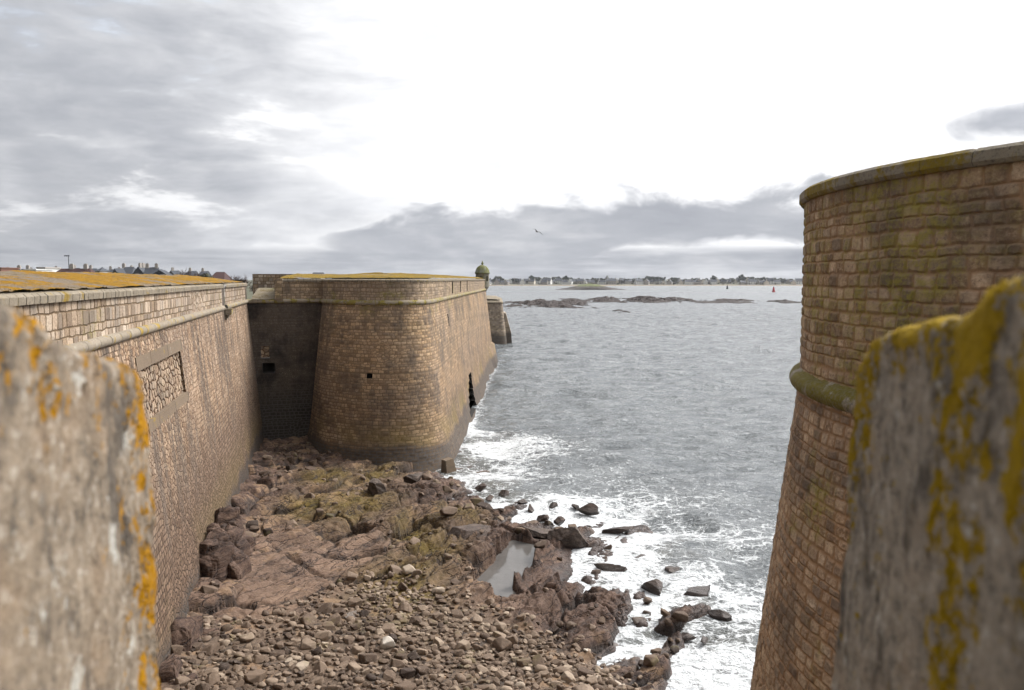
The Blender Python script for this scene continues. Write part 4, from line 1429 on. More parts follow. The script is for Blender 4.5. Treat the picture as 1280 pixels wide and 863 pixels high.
def water_mat():
    m, t = new_mat('sea_water')
    p = t.pos()
    x, y, z = t.xyz(p)
    pl = t.comb(x, y, 0)
    wv = t.comb(t.m('MULTIPLY', x, .75), t.m('MULTIPLY', y, 1.15), 0)
    n_a = t.noise(wv, 2.6, 4, .6, .5)
    n_b = t.noise(wv, 9.0, 3, .6, .4)
    n_c = t.noise(t.comb(t.m('MULTIPLY', x, .5), y, 0), .55, 5, .62, .3)
    n_d = t.noise(t.comb(t.m('MULTIPLY', x, .35), y, 0), .09, 4, .6)
    dist = t.m('POWER', t.m('ADD', t.m('MULTIPLY', x, x), t.m('MULTIPLY', y, y)), .5)
    h = t.m('ADD', t.m('MULTIPLY', n_a, .32), t.m('MULTIPLY', n_b, .05))
    h = t.m('ADD', h, t.m('MULTIPLY', n_c, t.ss(dist, 40, 300, .45, 1.5)))
    h = t.m('ADD', h, t.m('MULTIPLY', n_d, t.ss(dist, 200, 900, 0, 6.0)))
    nb = t.bump(h, 1.0, 1.0)
    fo = t.attr('foam')
    q = t.vm('ADD', pl, t.vm('SCALE', t.vm('SUBTRACT', t.noise(pl, .9, 4, .6, col=True), (.5, .5, .5)), 1.5))
    e1 = t.voronoi(q, 1.25, 'DISTANCE_TO_EDGE', '2D')[0]
    e2 = t.voronoi(t.vm('ADD', q, (5, 3, 0)), 3.1, 'DISTANCE_TO_EDGE', '2D')[0]
    lace = t.m('MAXIMUM', t.ss(e1, .13, .0), t.m('MULTIPLY', t.ss(e2, .13, .0), .75))
    fn = t.noise(t.comb(t.m('MULTIPLY', x, .8), y, 0), 1.5, 6, .68, .6)
    fine = t.noise(pl, 9, 5, .7)
    v = t.m('ADD', t.m('MULTIPLY', fo, 1.05), t.m('ADD', t.m('MULTIPLY', t.m('SUBTRACT', fn, .5), 2.3), t.m('MULTIPLY', t.m('SUBTRACT', lace, .4), .42)))
    fm = t.ss(v, .46, 1.0)
    fm = t.m('MULTIPLY', fm, t.ss(fine, .22, .5, .35, 1))
    fm = t.m('MULTIPLY', fm, t.ss(fo, .02, .16))
    # scattered whitecaps
    deep = t.mix(t.ss(n_c, .4, .62), (.085, .094, .098), (.15, .16, .162))
    shal = t.mix(fn, (.065, .058, .038), (.10, .085, .058))
    col = t.mix(t.m('MULTIPLY', t.attr('shallow'), .8), deep, shal)
    col = t.mix(t.m('MULTIPLY', t.ss(fo, .05, .7), .35), col, (.16, .17, .165))
    col = t.mix(fm, col, t.mix(fine, (.50, .51, .51), (.74, .75, .75)))
    rough = t.fmix(fm, t.ss(dist, 60, 900, .09, .28), .9)
    return finish(m, t, col, rough, t.bump(t.m('MULTIPLY', fm, t.m('ADD', .03, t.m('MULTIPLY', fine, .03))), 1, .8, nb), spec=.5, IOR=1.33)


M['sea'] = water_mat()
sea = mesh_np('sea', np.stack([XX, YY, ZZ], -1).reshape(-1, 3), grid_faces(len(xs), len(ys)), M['sea'], attrs={'foam': FO, 'shallow': SHL}, smooth=True)
tag(sea, 'choppy grey sea breaking white over the shore rocks', kind='structure')

# ------------------------------------------------------------------ reefs and islet
def reef(name, label, px0, px1, py_near, py_far, hmax, seed, res=.9, gap=.45):
    a, b_, c, d = at_z(px0, py_near), at_z(px1, py_near), at_z(px0, py_far), at_z(px1, py_far)
    x0, x1, y0, y1 = min(a[0], c[0]), max(b_[0], d[0]), a[1], c[1]
    nx, ny = int(min(420, (x1 - x0) / res)), int(min(200, (y1 - y0) / (res * 1.6)))
    X, Y = np.meshgrid(np.linspace(x0, x1, nx), np.linspace(y0, y1, ny), indexing='ij')
    u, v = (X - x0) / (x1 - x0), (Y - y0) / (y1 - y0)
    env = np.clip(4 * u * (1 - u), 0, 1) ** .5 * np.clip(4 * v * (1 - v), 0, 1) ** .6
    n = fbm(X * .03, Y * .02, 4, seed)
    f1, f2, r1, r2, r3, ox, oy = vor(X / 5, Y / 7, seed)
    g1, g2, q1, q2, q3, oxx, oyy = vor(X / 2.2, Y / 3, seed + 9)
    n = fbm(X * .09, Y * .03, 5, seed, .6)
    Z = hmax * (env * (.42 + 2.2 * (n - .45)) + .5 * env * (r1 - .4) + .35 * (q1 - .4) * env) - gap * hmax
    Z -= hmax * .25 * (1 - np.clip((f2 - f1) / .2, 0, 1)) * env
    o = mesh_np(name, np.stack([X, Y, Z], -1).reshape(-1, 3), grid_faces(nx, ny), M['reef'], smooth=False)
    return tag(o, label, kind='structure')


m, t = new_mat('reef_rock')
p = t.pos(); n2 = t.noise(p, 1.2, 5, .7); zz_ = t.xyz(p)[2]
col = t.ramp(n2, [(.3, (.012, .009, .008)), (.5, (.034, .024, .02)), (.7, (.075, .052, .042))])
col = t.mix(t.ss(zz_, .5, .05, 0, .7), col, (.028, .022, .02))
M['reef'] = finish(m, t, col, .85)
reef('reef', 'brown drying reef to the right of the far outwork', 618, 732, 387.0, 376.5, 2.6, 3, .7, .34)
reef('reef', 'long low reef across the middle distance', 705, 872, 379.4, 373.0, 2.6, 8, .8, .30)
reef('reef', 'thin broken reef line trailing off to the right', 860, 935, 379.8, 376.5, 1.1, 15, .6, .5)
reef('reef', 'small humped reef with breaking foam at the right', 912, 933, 377.3, 374.5, 2.0, 21, .5, .38)
reef('reef', 'last lone rock of the reef line near the right tower', 978, 992, 379.5, 376.5, 2.0, 25, .5, .35)
reef('reef', 'single awash rock in the open water below the reef', 771, 783, 391, 388.5, 1.3, 27, .4, .3)
# islet with grass on top
def hump(name, px0, px1, py_near, depth, hmax, seed, mats, label):
    a, b_ = at_z(px0, py_near), at_z(px1, py_near)
    X, Y = np.meshgrid(np.linspace(a[0], b_[0], 160), np.linspace(a[1], a[1] + depth, 40), indexing='ij')
    u, v = (X - a[0]) / (b_[0] - a[0]), (Y - a[1]) / depth
    core = np.exp(-((u - .48) / .22) ** 2) * np.clip(4 * v * (1 - v), 0, 1) ** .5
    low = np.clip(4 * u * (1 - u), 0, 1) ** .6 * np.clip(4 * v * (1 - v), 0, 1) ** .5
    r1 = vor(X / 4, Y / 5, seed)[2]
    Z = hmax * (.72 * core + .26 * low + .16 * (r1 - .5) * low * (1 - .6 * core)) - .12 * hmax
    o = mesh_np(name, np.stack([X, Y, Z], -1).reshape(-1, 3), grid_faces(160, 40), mats, smooth=False)
    return tag(o, label, kind='structure')
m, t = new_mat('islet_rock_and_grass')
p = t.pos(); z_ = t.xyz(p)[2]; n2 = t.noise(p, .4, 5, .7)
col = t.mix(n2, (.03, .026, .024), (.10, .085, .075))
col = t.mix(t.ss(t.m('ADD', z_, t.m('MULTIPLY', n2, 2)), 4.3, 5.6), col, t.mix(n2, (.06, .075, .025), (.15, .15, .06)))
M['islet'] = finish(m, t, col, .95)
hump('islet', 690, 794, 362.6, 60, 8.0, 5, M['islet'], 'dark rocky islet with a grassy top')

# ------------------------------------------------------------------ far shore
m, t = new_mat('far_ground')
p = t.pos(); z_ = t.xyz(p)[2]; n2 = t.noise(p, .02, 5, .65)
col = t.mix(t.ss(z_, 1.0, 2.6), t.mix(n2, (.17, .135, .10), (.26, .21, .155)), t.mix(n2, (.04, .048, .025), (.11, .10, .06)))
M['farground'] = finish(m, t, col, .95)
xs = np.linspace(-1600, 1600, 321); ys = np.concatenate([np.linspace(1360, 1620, 53), np.linspace(1650, 9000, 40)])
XX, YY = np.meshgrid(xs, ys, indexing='ij')
coast = 1440 + 70 * (fbm(XX * .006, XX * 0 + 3, 3, 41) - .5) + np.where(XX > 150, (XX - 150) * .12, 0)
dd = YY - coast
ZZ = np.where(dd > 0, 4.2 * (1 - np.exp(-dd / 45)) + 5 * sstep(60, 600, dd) * fbm(XX * .004, YY * .003, 3, 44), np.maximum(dd * .05, -3))
FS_SHORE = lambda x: 1440 + 70 * (fbm(np.array([x * .006]), np.array([3.0]), 3, 41)[0] - .5) + (max(0, x - 150) * .12)
tag(mesh_np('far_shore', np.stack([XX, YY, ZZ], -1).reshape(-1, 3), grid_faces(len(xs), len(ys)), M['farground']), 'low far shore with a pale beach', kind='structure')


def far_z(x, y):
    d = y - FS_SHORE(x)
    return 4.2 * (1 - math.exp(-max(d, 0) / 45)) + 5 * float(sstep(60, 600, np.array([d]))[0]) * fbm(np.array([x * .004]), np.array([y * .003]), 3, 44)[0]


M['white'] = plain('white_render', (.62, .61, .58), .9, .08, .3)
M['cream'] = plain('cream_render', (.58, .52, .43), .9, .1, .3)
M['stonew'] = plain('grey_stone_wall', (.34, .31, .28), .9, .25, 1.5)
M['brick'] = plain('red_brick_wall', (.17, .085, .06), .9, .2, 2)
M['slate'] = plain('slate_roof', (.05, .054, .064), .7, .2, .6)
M['maroon'] = plain('maroon_tile_roof', (.06, .03, .027), .85, .25, .8)
M['pane'] = plain('window_pane', (.03, .035, .04), .15, .2, 1, .5)
M['leaf'] = plain('dark_evergreen_leaves', (.032, .04, .026), .9, .5, .25)
M['leaf2'] = plain('olive_leaves', (.06, .06, .034), .9, .45, .25)
M['twig'] = plain('bare_twigs', (.085, .06, .05), .95, .3, 1)
M['bark'] = plain('tree_bark', (.07, .055, .045), .95, .3, 2)

HP = {}


def house_proto(kind):
    """list of (part name, mesh, material) in local coordinates"""
    if kind in HP: return HP[kind]
    r = random.Random(kind)
    wm = (M['white'], M['stonew'], M['cream'], M['stonew'], M['white'])[kind % 5]
    L_, D_, hgt = r.uniform(9, 15), r.uniform(7, 9), r.uniform(3.6, 6.2)
    rise = r.uniform(3.2, 4.6)
    out = []
    b = MB(); b.box((0, 0, hgt / 2 - .5), (L_, D_, hgt + 1))
    b.add([(-L_ / 2, -D_ / 2, hgt), (-L_ / 2, D_ / 2, hgt), (-L_ / 2, 0, hgt + rise - .15)], [(2, 1, 0)])
    b.add([(L_ / 2, -D_ / 2, hgt), (L_ / 2, D_ / 2, hgt), (L_ / 2, 0, hgt + rise - .15)], [(0, 1, 2)])
    out.append(('wall', b, wm))
    b = MB()
    for sgn in (-1, 1):
        e, hx = D_ / 2 + .35, L_ / 2 + .2
        b.add([(-hx, sgn * e, hgt - .2), (hx, sgn * e, hgt - .2), (hx, 0, hgt + rise), (-hx, 0, hgt + rise),
               (-hx, sgn * e, hgt - .45), (hx, sgn * e, hgt - .45), (hx, 0, hgt + rise - .25), (-hx, 0, hgt + rise - .25)],
              [(0, 1, 2, 3), (7, 6, 5, 4), (0, 4, 5, 1), (0, 3, 7, 4), (1, 5, 6, 2)])
    out.append(('roof', b, M['slate'])); 
    for sgn in (-1, 1):
        b = MB(); b.box((sgn * (L_ / 2 - .5), 0, hgt + rise + .2), (.8, 1.4, 1.8))
        out.append(('chimney', b, wm))
    b = MB()
    nw = int(L_ / 3.2)
    for k in range(nw):
        for zc in ([1.6, 4.2] if hgt > 5 else [1.7]):
            b.box((-L_ / 2 + (k + .5) * L_ / nw, -D_ / 2 - .02, zc), (1.1, .1, 1.5))
            b.box((-L_ / 2 + (k + .5) * L_ / nw, D_ / 2 + .02, zc), (1.1, .1, 1.5))
    out.append(('window', b, M['pane']))
    res = []
    for nm, b, mt in out:
        o = b.build(nm, mt)
        me = o.data; bpy.data.objects.remove(o)
        res.append((nm, me))
    HP[kind] = res
    return res


def put_house(kind, x, y, z, rz, label, group, scale=1.0):
    o = thing('house', label, 'house', (x, y, z), rz, group)
    o.scale = (scale,) * 3
    for nm, me in house_proto(kind):
        c = bpy.data.objects.new(nm, me); COL.objects.link(c); c.parent = o
    return o


TP = {}


def tree_proto(kind, seed):
    key = (kind, seed)
    if key in TP: return TP[key]
    r = np.random.default_rng(seed + 100 * hash_kind[kind])
    tall = {'pine': 11, 'round': 8, 'bush': 3.2, 'bare': 9}[kind]
    b = MB()
    if kind == 'bare':
        def branch(p, d, ln, rad, depth):
            q = p + d * ln
            b.tube([p, (p + q) / 2 + Vector(r.normal(0, ln * .04, 3)), q], [rad, rad * .8, rad * .6], 5, cap=False)
            if depth == 0: return
            for _ in range(4):
                nd = (d + Vector(r.normal(0, .48, 3)) + Vector((0, 0, .12))).normalized()
                branch(p + d * ln * r.uniform(.55, 1), nd, ln * r.uniform(.55, .8), rad * .55, depth - 1)
        branch(Vector((0, 0, -.3)), Vector((0, 0, 1)), 2.6, .26, 4)
        o = b.build('branches', M['twig'])
        me = o.data; bpy.data.objects.remove(o)
        TP[key] = [('branches', me)]
        return TP[key]
    b.tube([(0, 0, -.5), (.1, 0, tall * .35), (.0, .15, tall * .75)], [.35 * tall / 10, .27 * tall / 10, .08], 7)
    for k in range(5):
        a = k * 1.3
        z0 = tall * (.35 + .07 * k)
        b.tube([(0, 0, z0), (math.cos(a) * tall * .2, math.sin(a) * tall * .2, z0 + tall * .16)], [.12 * tall / 10, .03], 5)
    o1 = b.build('trunk', M['bark']); m1 = o1.data; bpy.data.objects.remove(o1)
    ncl = {'pine': 16, 'round': 18, 'bush': 10}[kind]
    vs, n = [], 0
    for k in range(ncl):
        a, rad = r.uniform(0, 6.28), r.uniform(0, 1) ** .6
        if kind == 'pine': c = np.array([math.cos(a) * rad * tall * .36, math.sin(a) * rad * tall * .36, tall * (.52 + .32 * (1 - rad) + r.uniform(-.08, .1))]); cr = tall * r.uniform(.13, .2)
        elif kind == 'round': c = np.array([math.cos(a) * rad * tall * .36, math.sin(a) * rad * tall * .36, tall * r.uniform(.35, .86)]); cr = tall * r.uniform(.12, .2)
        else: c = np.array([math.cos(a) * rad * tall * .9, math.sin(a) * rad * tall * .9, tall * r.uniform(.2, .75)]); cr = tall * r.uniform(.22, .36)
        nl = 70
        dirs = r.normal(size=(nl, 3)); dirs /= np.linalg.norm(dirs, axis=1)[:, None]
        pos = c + dirs * cr * r.uniform(.55, 1.05, (nl, 1)) * np.array([1, 1, .8])
        s = tall * .035
        t1 = r.normal(size=(nl, 3)); t1 /= np.linalg.norm(t1, axis=1)[:, None]
        t2 = np.cross(dirs, t1); t2 /= np.linalg.norm(t2, axis=1)[:, None] + 1e-9
        t1 = np.cross(t2, dirs)
        vs.append(np.stack([pos - t1 * s - t2 * s * .6, pos + t1 * s - t2 * s * .6, pos + t1 * s + t2 * s * .6, pos - t1 * s + t2 * s * .6], 1).reshape(-1, 3))
    v = np.concatenate(vs)
    f = np.arange(len(v)).reshape(-1, 4)
    o2 = mesh_np('crown', v, f, M['leaf'] if kind == 'pine' or seed % 2 else M['leaf2'], smooth=False)
    m2 = o2.data; bpy.data.objects.remove(o2)
    TP[key] = [('trunk', m1), ('crown', m2)]
    return TP[key]


hash_kind = {'pine': 1, 'round': 2, 'bush': 3, 'bare': 4}


def put_tree(kind, seed, x, y, z, sc, label, group, name=None):
    o = thing(name or {'pine': 'pine_tree', 'round': 'broadleaf_tree', 'bush': 'shrub', 'bare': 'bare_tree'}[kind], label, 'shrub' if kind == 'bush' else 'tree', (x, y, z), random.uniform(0, 6), group)
    o.scale = (sc,) * 3
    for nm, me in tree_proto(kind, seed):
        c = bpy.data.objects.new(nm, me); COL.objects.link(c); c.parent = o
    return o


def zone(px):
    for lim, nm in ((690, 'left of the islet'), (790, 'behind the islet'), (880, 'between islet and dark buoy'), (940, 'between the two buoys'), (2000, 'beyond the red buoy')):
        if px < lim: return nm


rf = random.Random(31)
hx = []
for px in np.arange(606, 1010, 4.6):
    px = px + rf.uniform(-1.5, 1.5)
    big = rf.random() < .12
    row = rf.choice((0, 0, 1, 1, 2))
    Y = FS_SHORE((px - 640) * 1.48) + 32 + row * 42 + rf.uniform(0, 14)
    x = (px - 640) / 1000 * Y
    k = rf.randrange(9)
    tone = 'white' if k % 5 in (0, 4) else ('cream' if k % 5 == 2 else 'grey stone')
    put_house(k, x, Y, far_z(x, Y), rf.choice((0, 0, 1.57, .3, -.4, 1.2)), f'tiny {tone} slate-roofed house on the far shore {zone(px)}', 'houses along the far shore ' + zone(px), rf.uniform(.85, 1.15) * (1.2 if big else 1))
tree_spots = [(621, 'pine', 1.25), (624, 'round', 1.2), (628, 'round', .9), (640, 'round', .9), (646, 'round', .85), (664, 'pine', 1.25), (667, 'pine', 1.1), (673, 'round', 1.1), (681, 'round', 1.05), (686, 'round', 1.0), (692, 'round', 1.1), (697, 'round', 1.15),
              (707, 'pine', 1.2), (712, 'pine', 1.1), (733, 'round', .8), (741, 'round', 1.0), (752, 'round', .9), (757, 'round', .9), (768, 'round', .8), (777, 'round', .9), (785, 'round', .8), (794, 'round', .9), (799, 'round', .8),
              (809, 'pine', 1.3), (813, 'pine', 1.3), (818, 'pine', 1.25), (823, 'pine', 1.2), (828, 'round', 1.1), (841, 'pine', 1.1), (848, 'round', .8), (856, 'round', .8), (866, 'round', .7), (883, 'round', .9), (891, 'pine', 1.25), (902, 'round', .8),
              (913, 'round', .9), (920, 'round', 1.0), (926, 'pine', 1.4), (929, 'pine', 1.2), (935, 'round', 1.1), (940, 'pine', 1.2), (947, 'round', 1.0), (953, 'pine', 1.15), (957, 'round', 1.0), (966, 'round', .9), (978, 'round', .8), (988, 'round', .8), (996, 'round', .8)]
for px, kd, sc in tree_spots:
    Y = FS_SHORE((px - 640) * 1.48) + 75 + rf.uniform(0, 60)
    x = (px - 640) / 1000 * Y
    put_tree(kd, rf.randrange(3), x, Y, far_z(x, Y), sc * (1.2 if kd == 'pine' else 1.55), ('dark pine' if kd == 'pine' else 'rounded olive-green tree') + ' among the far-shore houses ' + zone(px), 'trees along the far shore ' + zone(px))
for k in range(110):
    px = rf.uniform(606, 1005)
    Y = FS_SHORE((px - 640) * 1.48) + rf.uniform(55, 190)
    x = (px - 640) / 1000 * Y
    put_tree('round', rf.randrange(3), x, Y, far_z(x, Y), rf.uniform(.9, 1.5), 'rounded olive-green tree among the far-shore houses ' + zone(px), 'trees along the far shore ' + zone(px))
for k in range(60):
    px = rf.uniform(606, 1005)
    Y = FS_SHORE((px - 640) * 1.48) + rf.uniform(18, 60)
    x = (px - 640) / 1000 * Y
    put_tree('bush', rf.randrange(3), x, Y, far_z(x, Y), rf.uniform(.8, 1.5), 'low dark shrub at the foot of the far-shore houses ' + zone(px), 'shrubs along the far shore ' + zone(px))

# buoys
BR, BD = plain('red_buoy_paint', (.42, .02, .03), .5, .1, 1), plain('dark_buoy_paint', (.035, .04, .04), .6, .2, 1)
for nm, lab, px, py, mt, sc in (('channel_buoy', 'red channel buoy afloat at the right near the tower', 967, 365.3, BR, 1.25), ('channel_buoy', 'dark green-black buoy afloat before the far shore', 909, 361.6, BD, 1.15)):
    c = at_z(px, py)
    o = thing(nm, lab, 'buoy', tuple(c))
    b = MB(); b.lathe((0, 0, 0), [(1.1, -.5), (1.25, 0), (1.25, .6), (1.05, .8), (.4, .85)], 20)
    q = b.build('float', mt, o, local=True, smooth=False)
    b = MB(); b.lathe((0, 0, .8), [(1.0, 0), (.8, 1.2), (.62, 2.2), (.55, 2.6), (.3, 2.65)], 16)
    b.build('tower', mt, o, local=True)
    b = MB(); b.lathe((0, 0, 3.4), [(.42, 0), (.42, .7), (.1, .75)], 14)
    b.build('topmark', mt, o, local=True)
    o.scale = (sc,) * 3

# ------------------------------------------------------------------ land and town behind the left rampart
xs = np.concatenate([np.linspace(-1500, -60, 60), np.linspace(-55, -13, 12)]); ys = np.concatenate([np.linspace(150, 420, 20), np.linspace(440, 1600, 30)])
XX, YY = np.meshgrid(xs, ys, indexing='ij')
ZZ = 6.5 * sstep(-14, -40, XX + YY * .02) - 1 + .8 * fbm(XX * .02, YY * .02, 3, 90)
tag(mesh_np('land', np.stack([XX, YY, ZZ], -1).reshape(-1, 3), grid_faces(len(xs), len(ys)), M['farground']), 'flat town ground behind the left rampart', kind='structure')
LAND = 6.0


def town_house(px0, px1, py_top, Y, label, wm, rm, rise=3.2, hip=0.0, rz=0.0, chim=(), dormers=0, depth=9):
    a, b_ = at_y(px0, py_top - .5, Y), at_y(px1, py_top - .5, Y)
    cx, wd, top = (a[0] + b_[0]) / 2, b_[0] - a[0], a[2]
    o = thing('town_house', label, 'house', (cx, Y, LAND), rz)
    h = top - rise - LAND
    b = MB(); b.box((0, 0, h / 2), (wd, depth, h))
    if hip == 0 and rise > .5:
        for sg in (-1, 1):
            tri = [(sg * wd / 2, -depth / 2, h), (sg * wd / 2, depth / 2, h), (sg * wd / 2, 0, h + rise - .1)]
            b.add(tri, [(0, 1, 2) if sg > 0 else (2, 1, 0)])
    b.build('wall', wm, o, local=True)
    b = MB()
    if rise > .5: b.gable((0, 0, h), (wd + .5, depth + .7, rise), 0, 0, hip)
    else: b.box((0, 0, h + rise / 2), (wd + .5, depth + .5, rise))
    rf_ = b.build('roof', rm, o, local=True)
    for f_ in chim:
        b = MB(); b.box((wd * (f_ - .5), 0, h + rise + .3), (1.0, .7, 1.5)); b.box((wd * (f_ - .5), 0, h + rise + 1.15), (.7, .5, .3))
        c = b.build('chimney', M['stonew'], rf_, local=True)
    for k in range(max(1, int(wd / 3))):
        n_ = max(1, int(wd / 3))
        b = MB(); b.box((-wd / 2 + (k + .5) * wd / n_, -depth / 2 - .03, h - 1.6), (1.0, .12, 1.4))
        b.build('window', M['pane'], o, local=True)
    return o


town_house(-16, 3, 341.0, 230, 'white gabled house cut by the left edge of the skyline', M['white'], M['slate'], 2.2)
town_house(4, 12.5, 335.2, 250, 'narrow red-brick block behind the far left rampart', M['brick'], M['brick'], .3)
town_house(20, 40, 337.0, 265, 'pale grey house with a spiky slate roof on the left skyline', M['stonew'], M['slate'], 3, 2, 0, (.2, .75))
town_house(42, 55, 337.2, 255, 'long white flat-roofed building on the left skyline', M['white'], M['white'], .3)
town_house(56.5, 66, 334.8, 270, 'white house with a brown flat roof beside the long maroon roof', M['white'], M['stonew'], .5)
town_house(64, 126, 336.4, 215, 'long barrack building under a maroon tiled roof', M['brick'], M['maroon'], 3.6, 3, 0, (.42, .7), depth=10)
town_house(125, 130.5, 334.8, 212, 'small dark stone tower at the right end of the maroon roof', M['stonew'], M['slate'], 1.0, 1.0, depth=5)
town_house(131, 142, 338.4, 285, 'low bluish-grey house right of the small dark tower', M['cream'], M['slate'], 3.4)
town_house(144, 153, 336.2, 275, 'gabled grey house left of the tall slate mansard', M['stonew'], M['slate'], 4, 0, .9)
town_house(153, 171, 334.4, 280, 'broad house with a tall slate mansard roof', M['cream'], M['slate'], 3.4, 1.2, 0, (.1,))
town_house(172, 182, 334.2, 270, 'white-gabled house with tall chimneys on the skyline', M['white'], M['slate'], 4.4, 0, 1.2, (.3, .8))
town_house(183, 197, 334.8, 268, 'pinkish house with steep slate gables on the skyline', M['cream'], M['slate'], 4.6, 0, .2, (.12, .88))
town_house(198, 207, 338.2, 255, 'small white gable poking over the rampart beside bare trees', M['white'], M['slate'], 2.6, 0, 1.3)
town_house(266, 285, 340.6, 300, 'low maroon-roofed house among bare trees', M['stonew'], M['maroon'], 3.0, 1.5)
town_house(392, 404, 341.2, 330, 'low far house over the recess wall parapet', M['cream'], M['slate'], 2.0)
for px, w_, top_ in ((9, 8, 338.4), (16, 6, 339.5), (38, 6, 338.8), (69, 7, 336.8), (92, 7, 335.6), (112, 8, 336.2), (137, 7, 337.2), (148, 6, 338.6), (163, 7, 336.4), (178, 6, 337), (194, 8, 337.2), (214, 9, 338.8), (236, 9, 339.4), (252, 8, 339.6)):
    o = town_house(px, px + w_, top_, 310 + (px * 13) % 50, 'small distant house wedged between the larger roofs on the left skyline', (M['white'], M['cream'], M['stonew'])[px % 3], M['slate'], 2.6, 0, (px % 4) * .4, (.2,))
    o['group'] = 'small distant houses on the left skyline'
# trees between
bt = [(208, 6.4, 'round', .62), (216, 0, 'bare', .95), (224, 0, 'bare', 1.0), (232, 0, 'bare', 1.05), (240, 0, 'bare', 1.0), (247, 0, 'bare', .95), (258, 0, 'round', .9), (290, 0, 'bare', .9), (298, 0, 'bare', .85), (306, 0, 'bare', .9), (34, 0, 'round', .95), (141, 0, 'round', .95), (14, 0, 'round', .8)]
for px, _, kd, sc in bt:
    Y = 240 + (px * 7) % 30
    x = (px - 640) / 1000 * Y
    lab = {'bare': 'brown leafless tree in the row beside the white gable on the skyline', 'round': 'small dark leafy tree between the skyline houses at left'}[kd]
    put_tree(kd, (px % 3), x, Y, LAND, sc * (1.5 if kd == 'bare' else 1.2), lab, {'bare': 'leafless trees on the left skyline', 'round': 'leafy trees between the skyline houses'}[kd])
for px, sc in ((324, .95), (333, 1.0), (341, .9)):
    Y = 150
    x = (px - 640) / 1000 * Y
    put_tree('bare', px % 3, x, Y, 7.6, sc * .95, 'bare twiggy tree above the embrasure at the corner of the walls', 'bare trees above the embrasure')
# floodlight mast
c = at_y(85.5, 319, 225)
o = thing('floodlight_mast', 'thin grey floodlight mast on the left skyline', 'light mast', (c[0], 225, LAND))
hm = c[2] - LAND
PM = plain('mast_steel', (.10, .105, .11), .6, .1, 1)
b = MB(); b.tube([(0, 0, 0), (0, 0, hm)], [.16, .09], 8); b.build('pole', PM, o, local=True)
b = MB(); b.tube([(-.9, 0, hm - .1), (.25, 0, hm - .1)], [.05, .05], 6); b.build('crossarm', PM, o, local=True)
for dx in (-.85, -.35, .15):
    b = MB(); b.box((dx, -.15, hm - .25), (.36, .3, .28)); b.build('floodlight', PM, o, local=True)

# ------------------------------------------------------------------ gull
c = at_y(671.5, 290.0, 80)
gm, t = new_mat('gull_plumage')
n2 = t.noise(t.objc(), 6, 3)
finish(gm, t, t.mix(n2, (.10, .10, .105), (.22, .22, .23)), .9)
bm = bmesh.new()
prof = [(-.26, .008), (-.2, .03), (-.1, .06), (.02, .07), (.12, .055), (.18, .036), (.22, .036), (.26, .02), (.3, .006)]
rings = []
for y_, r_ in prof:
    rings.append([bm.verts.new((r_ * math.cos(a), y_, r_ * .9 * math.sin(a))) for a in [k * math.pi / 4 for k in range(8)]])
for i in range(len(rings) - 1):
    for k in range(8):
        bm.faces.new((rings[i][k], rings[i][(k + 1) % 8], rings[i + 1][(k + 1) % 8], rings[i + 1][k]))
bm.faces.new(rings[0]); bm.faces.new(rings[-1][::-1])
for sg in (-1, 1):
    st = [(.04, .02, .0, .10), (.24, .05, .13, .09), (.40, .02, .10, .075), (.58, -.06, .02, .045), (.70, -.14, -.05, .012)]
    rows = []
    for x_, y_, z_, ch in st:
        rows.append([bm.verts.new((sg * x_, y_ + ch, z_)), bm.verts.new((sg * x_, y_, z_ + .014)), bm.verts.new((sg * x_, y_ - ch, z_ - .004)), bm.verts.new((sg * x_, y_, z_ - .012))])
    for i in range(len(rows) - 1):
        for k in range(4):
            q = (rows[i][k], rows[i][(k + 1) % 4], rows[i + 1][(k + 1) % 4], rows[i + 1][k])
            bm.faces.new(q if sg > 0 else q[::-1])
    bm.faces.new(rows[-1])
bmesh.ops.recalc_face_normals(bm, faces=bm.faces)
me = bpy.data.meshes.new('seagull'); bm.to_mesh(me); bm.free(); me.materials.append(gm)
g = bpy.data.objects.new('seagull', me); COL.objects.link(g)
g.location = tuple(c); g.rotation_euler = (.1, R(24), R(35))
tag(g, 'lone gull gliding with spread wings against the low cloud bank', 'bird')

# ------------------------------------------------------------------ world
SUN_AZ, SUN_EL = R(58), R(44)        # azimuth to the right of the view axis
wd = bpy.data.worlds.new('World'); SC.world = wd; wd.use_nodes = True
wd.node_tree.nodes.clear()
t = NT(wd.node_tree)
d = t.vm('NORMALIZE', t.node('ShaderNodeTexCoord').outputs['Generated'])
x, y, z = t.xyz(d)
DEG = 180 / math.pi
az = t.m('MULTIPLY', t.m('ARCTAN2', x, y), DEG)
el = t.m('MULTIPLY', t.m('ARCSINE', z), DEG)
zc = t.m('ADD', t.m('MAXIMUM', z, 0), .16)
q = t.comb(t.m('DIVIDE', x, zc), t.m('DIVIDE', y, zc), 0)
n1 = t.noise(q, 1.15, 6, .56, .3)
n2 = t.noise(t.vm('ADD', q, (4.2, 1.7, 0)), 2.6, 6, .6, .2)
ae = t.comb(t.m('MULTIPLY', az, .10), t.m('MULTIPLY', el, .34), 0)
n3 = t.noise(ae, 1.0, 6, .58, .2)
n4 = t.noise(t.comb(t.m('MULTIPLY', az, .045), t.m('MULTIPLY', el, .62), 3.3), 1.0, 6, .62)
n5 = t.noise(t.comb(t.m('MULTIPLY', az, .22), t.m('MULTIPLY', el, .42), 8.1), 1.0, 6, .54, .3)
n6 = t.noise(t.comb(t.m('MULTIPLY', az, .11), t.m('MULTIPLY', el, .21), 5.7), 1.0, 6, .55, .35)
n2 = t.m('ADD', t.m('MULTIPLY', n2, .4), t.m('MULTIPLY', n6, .6))
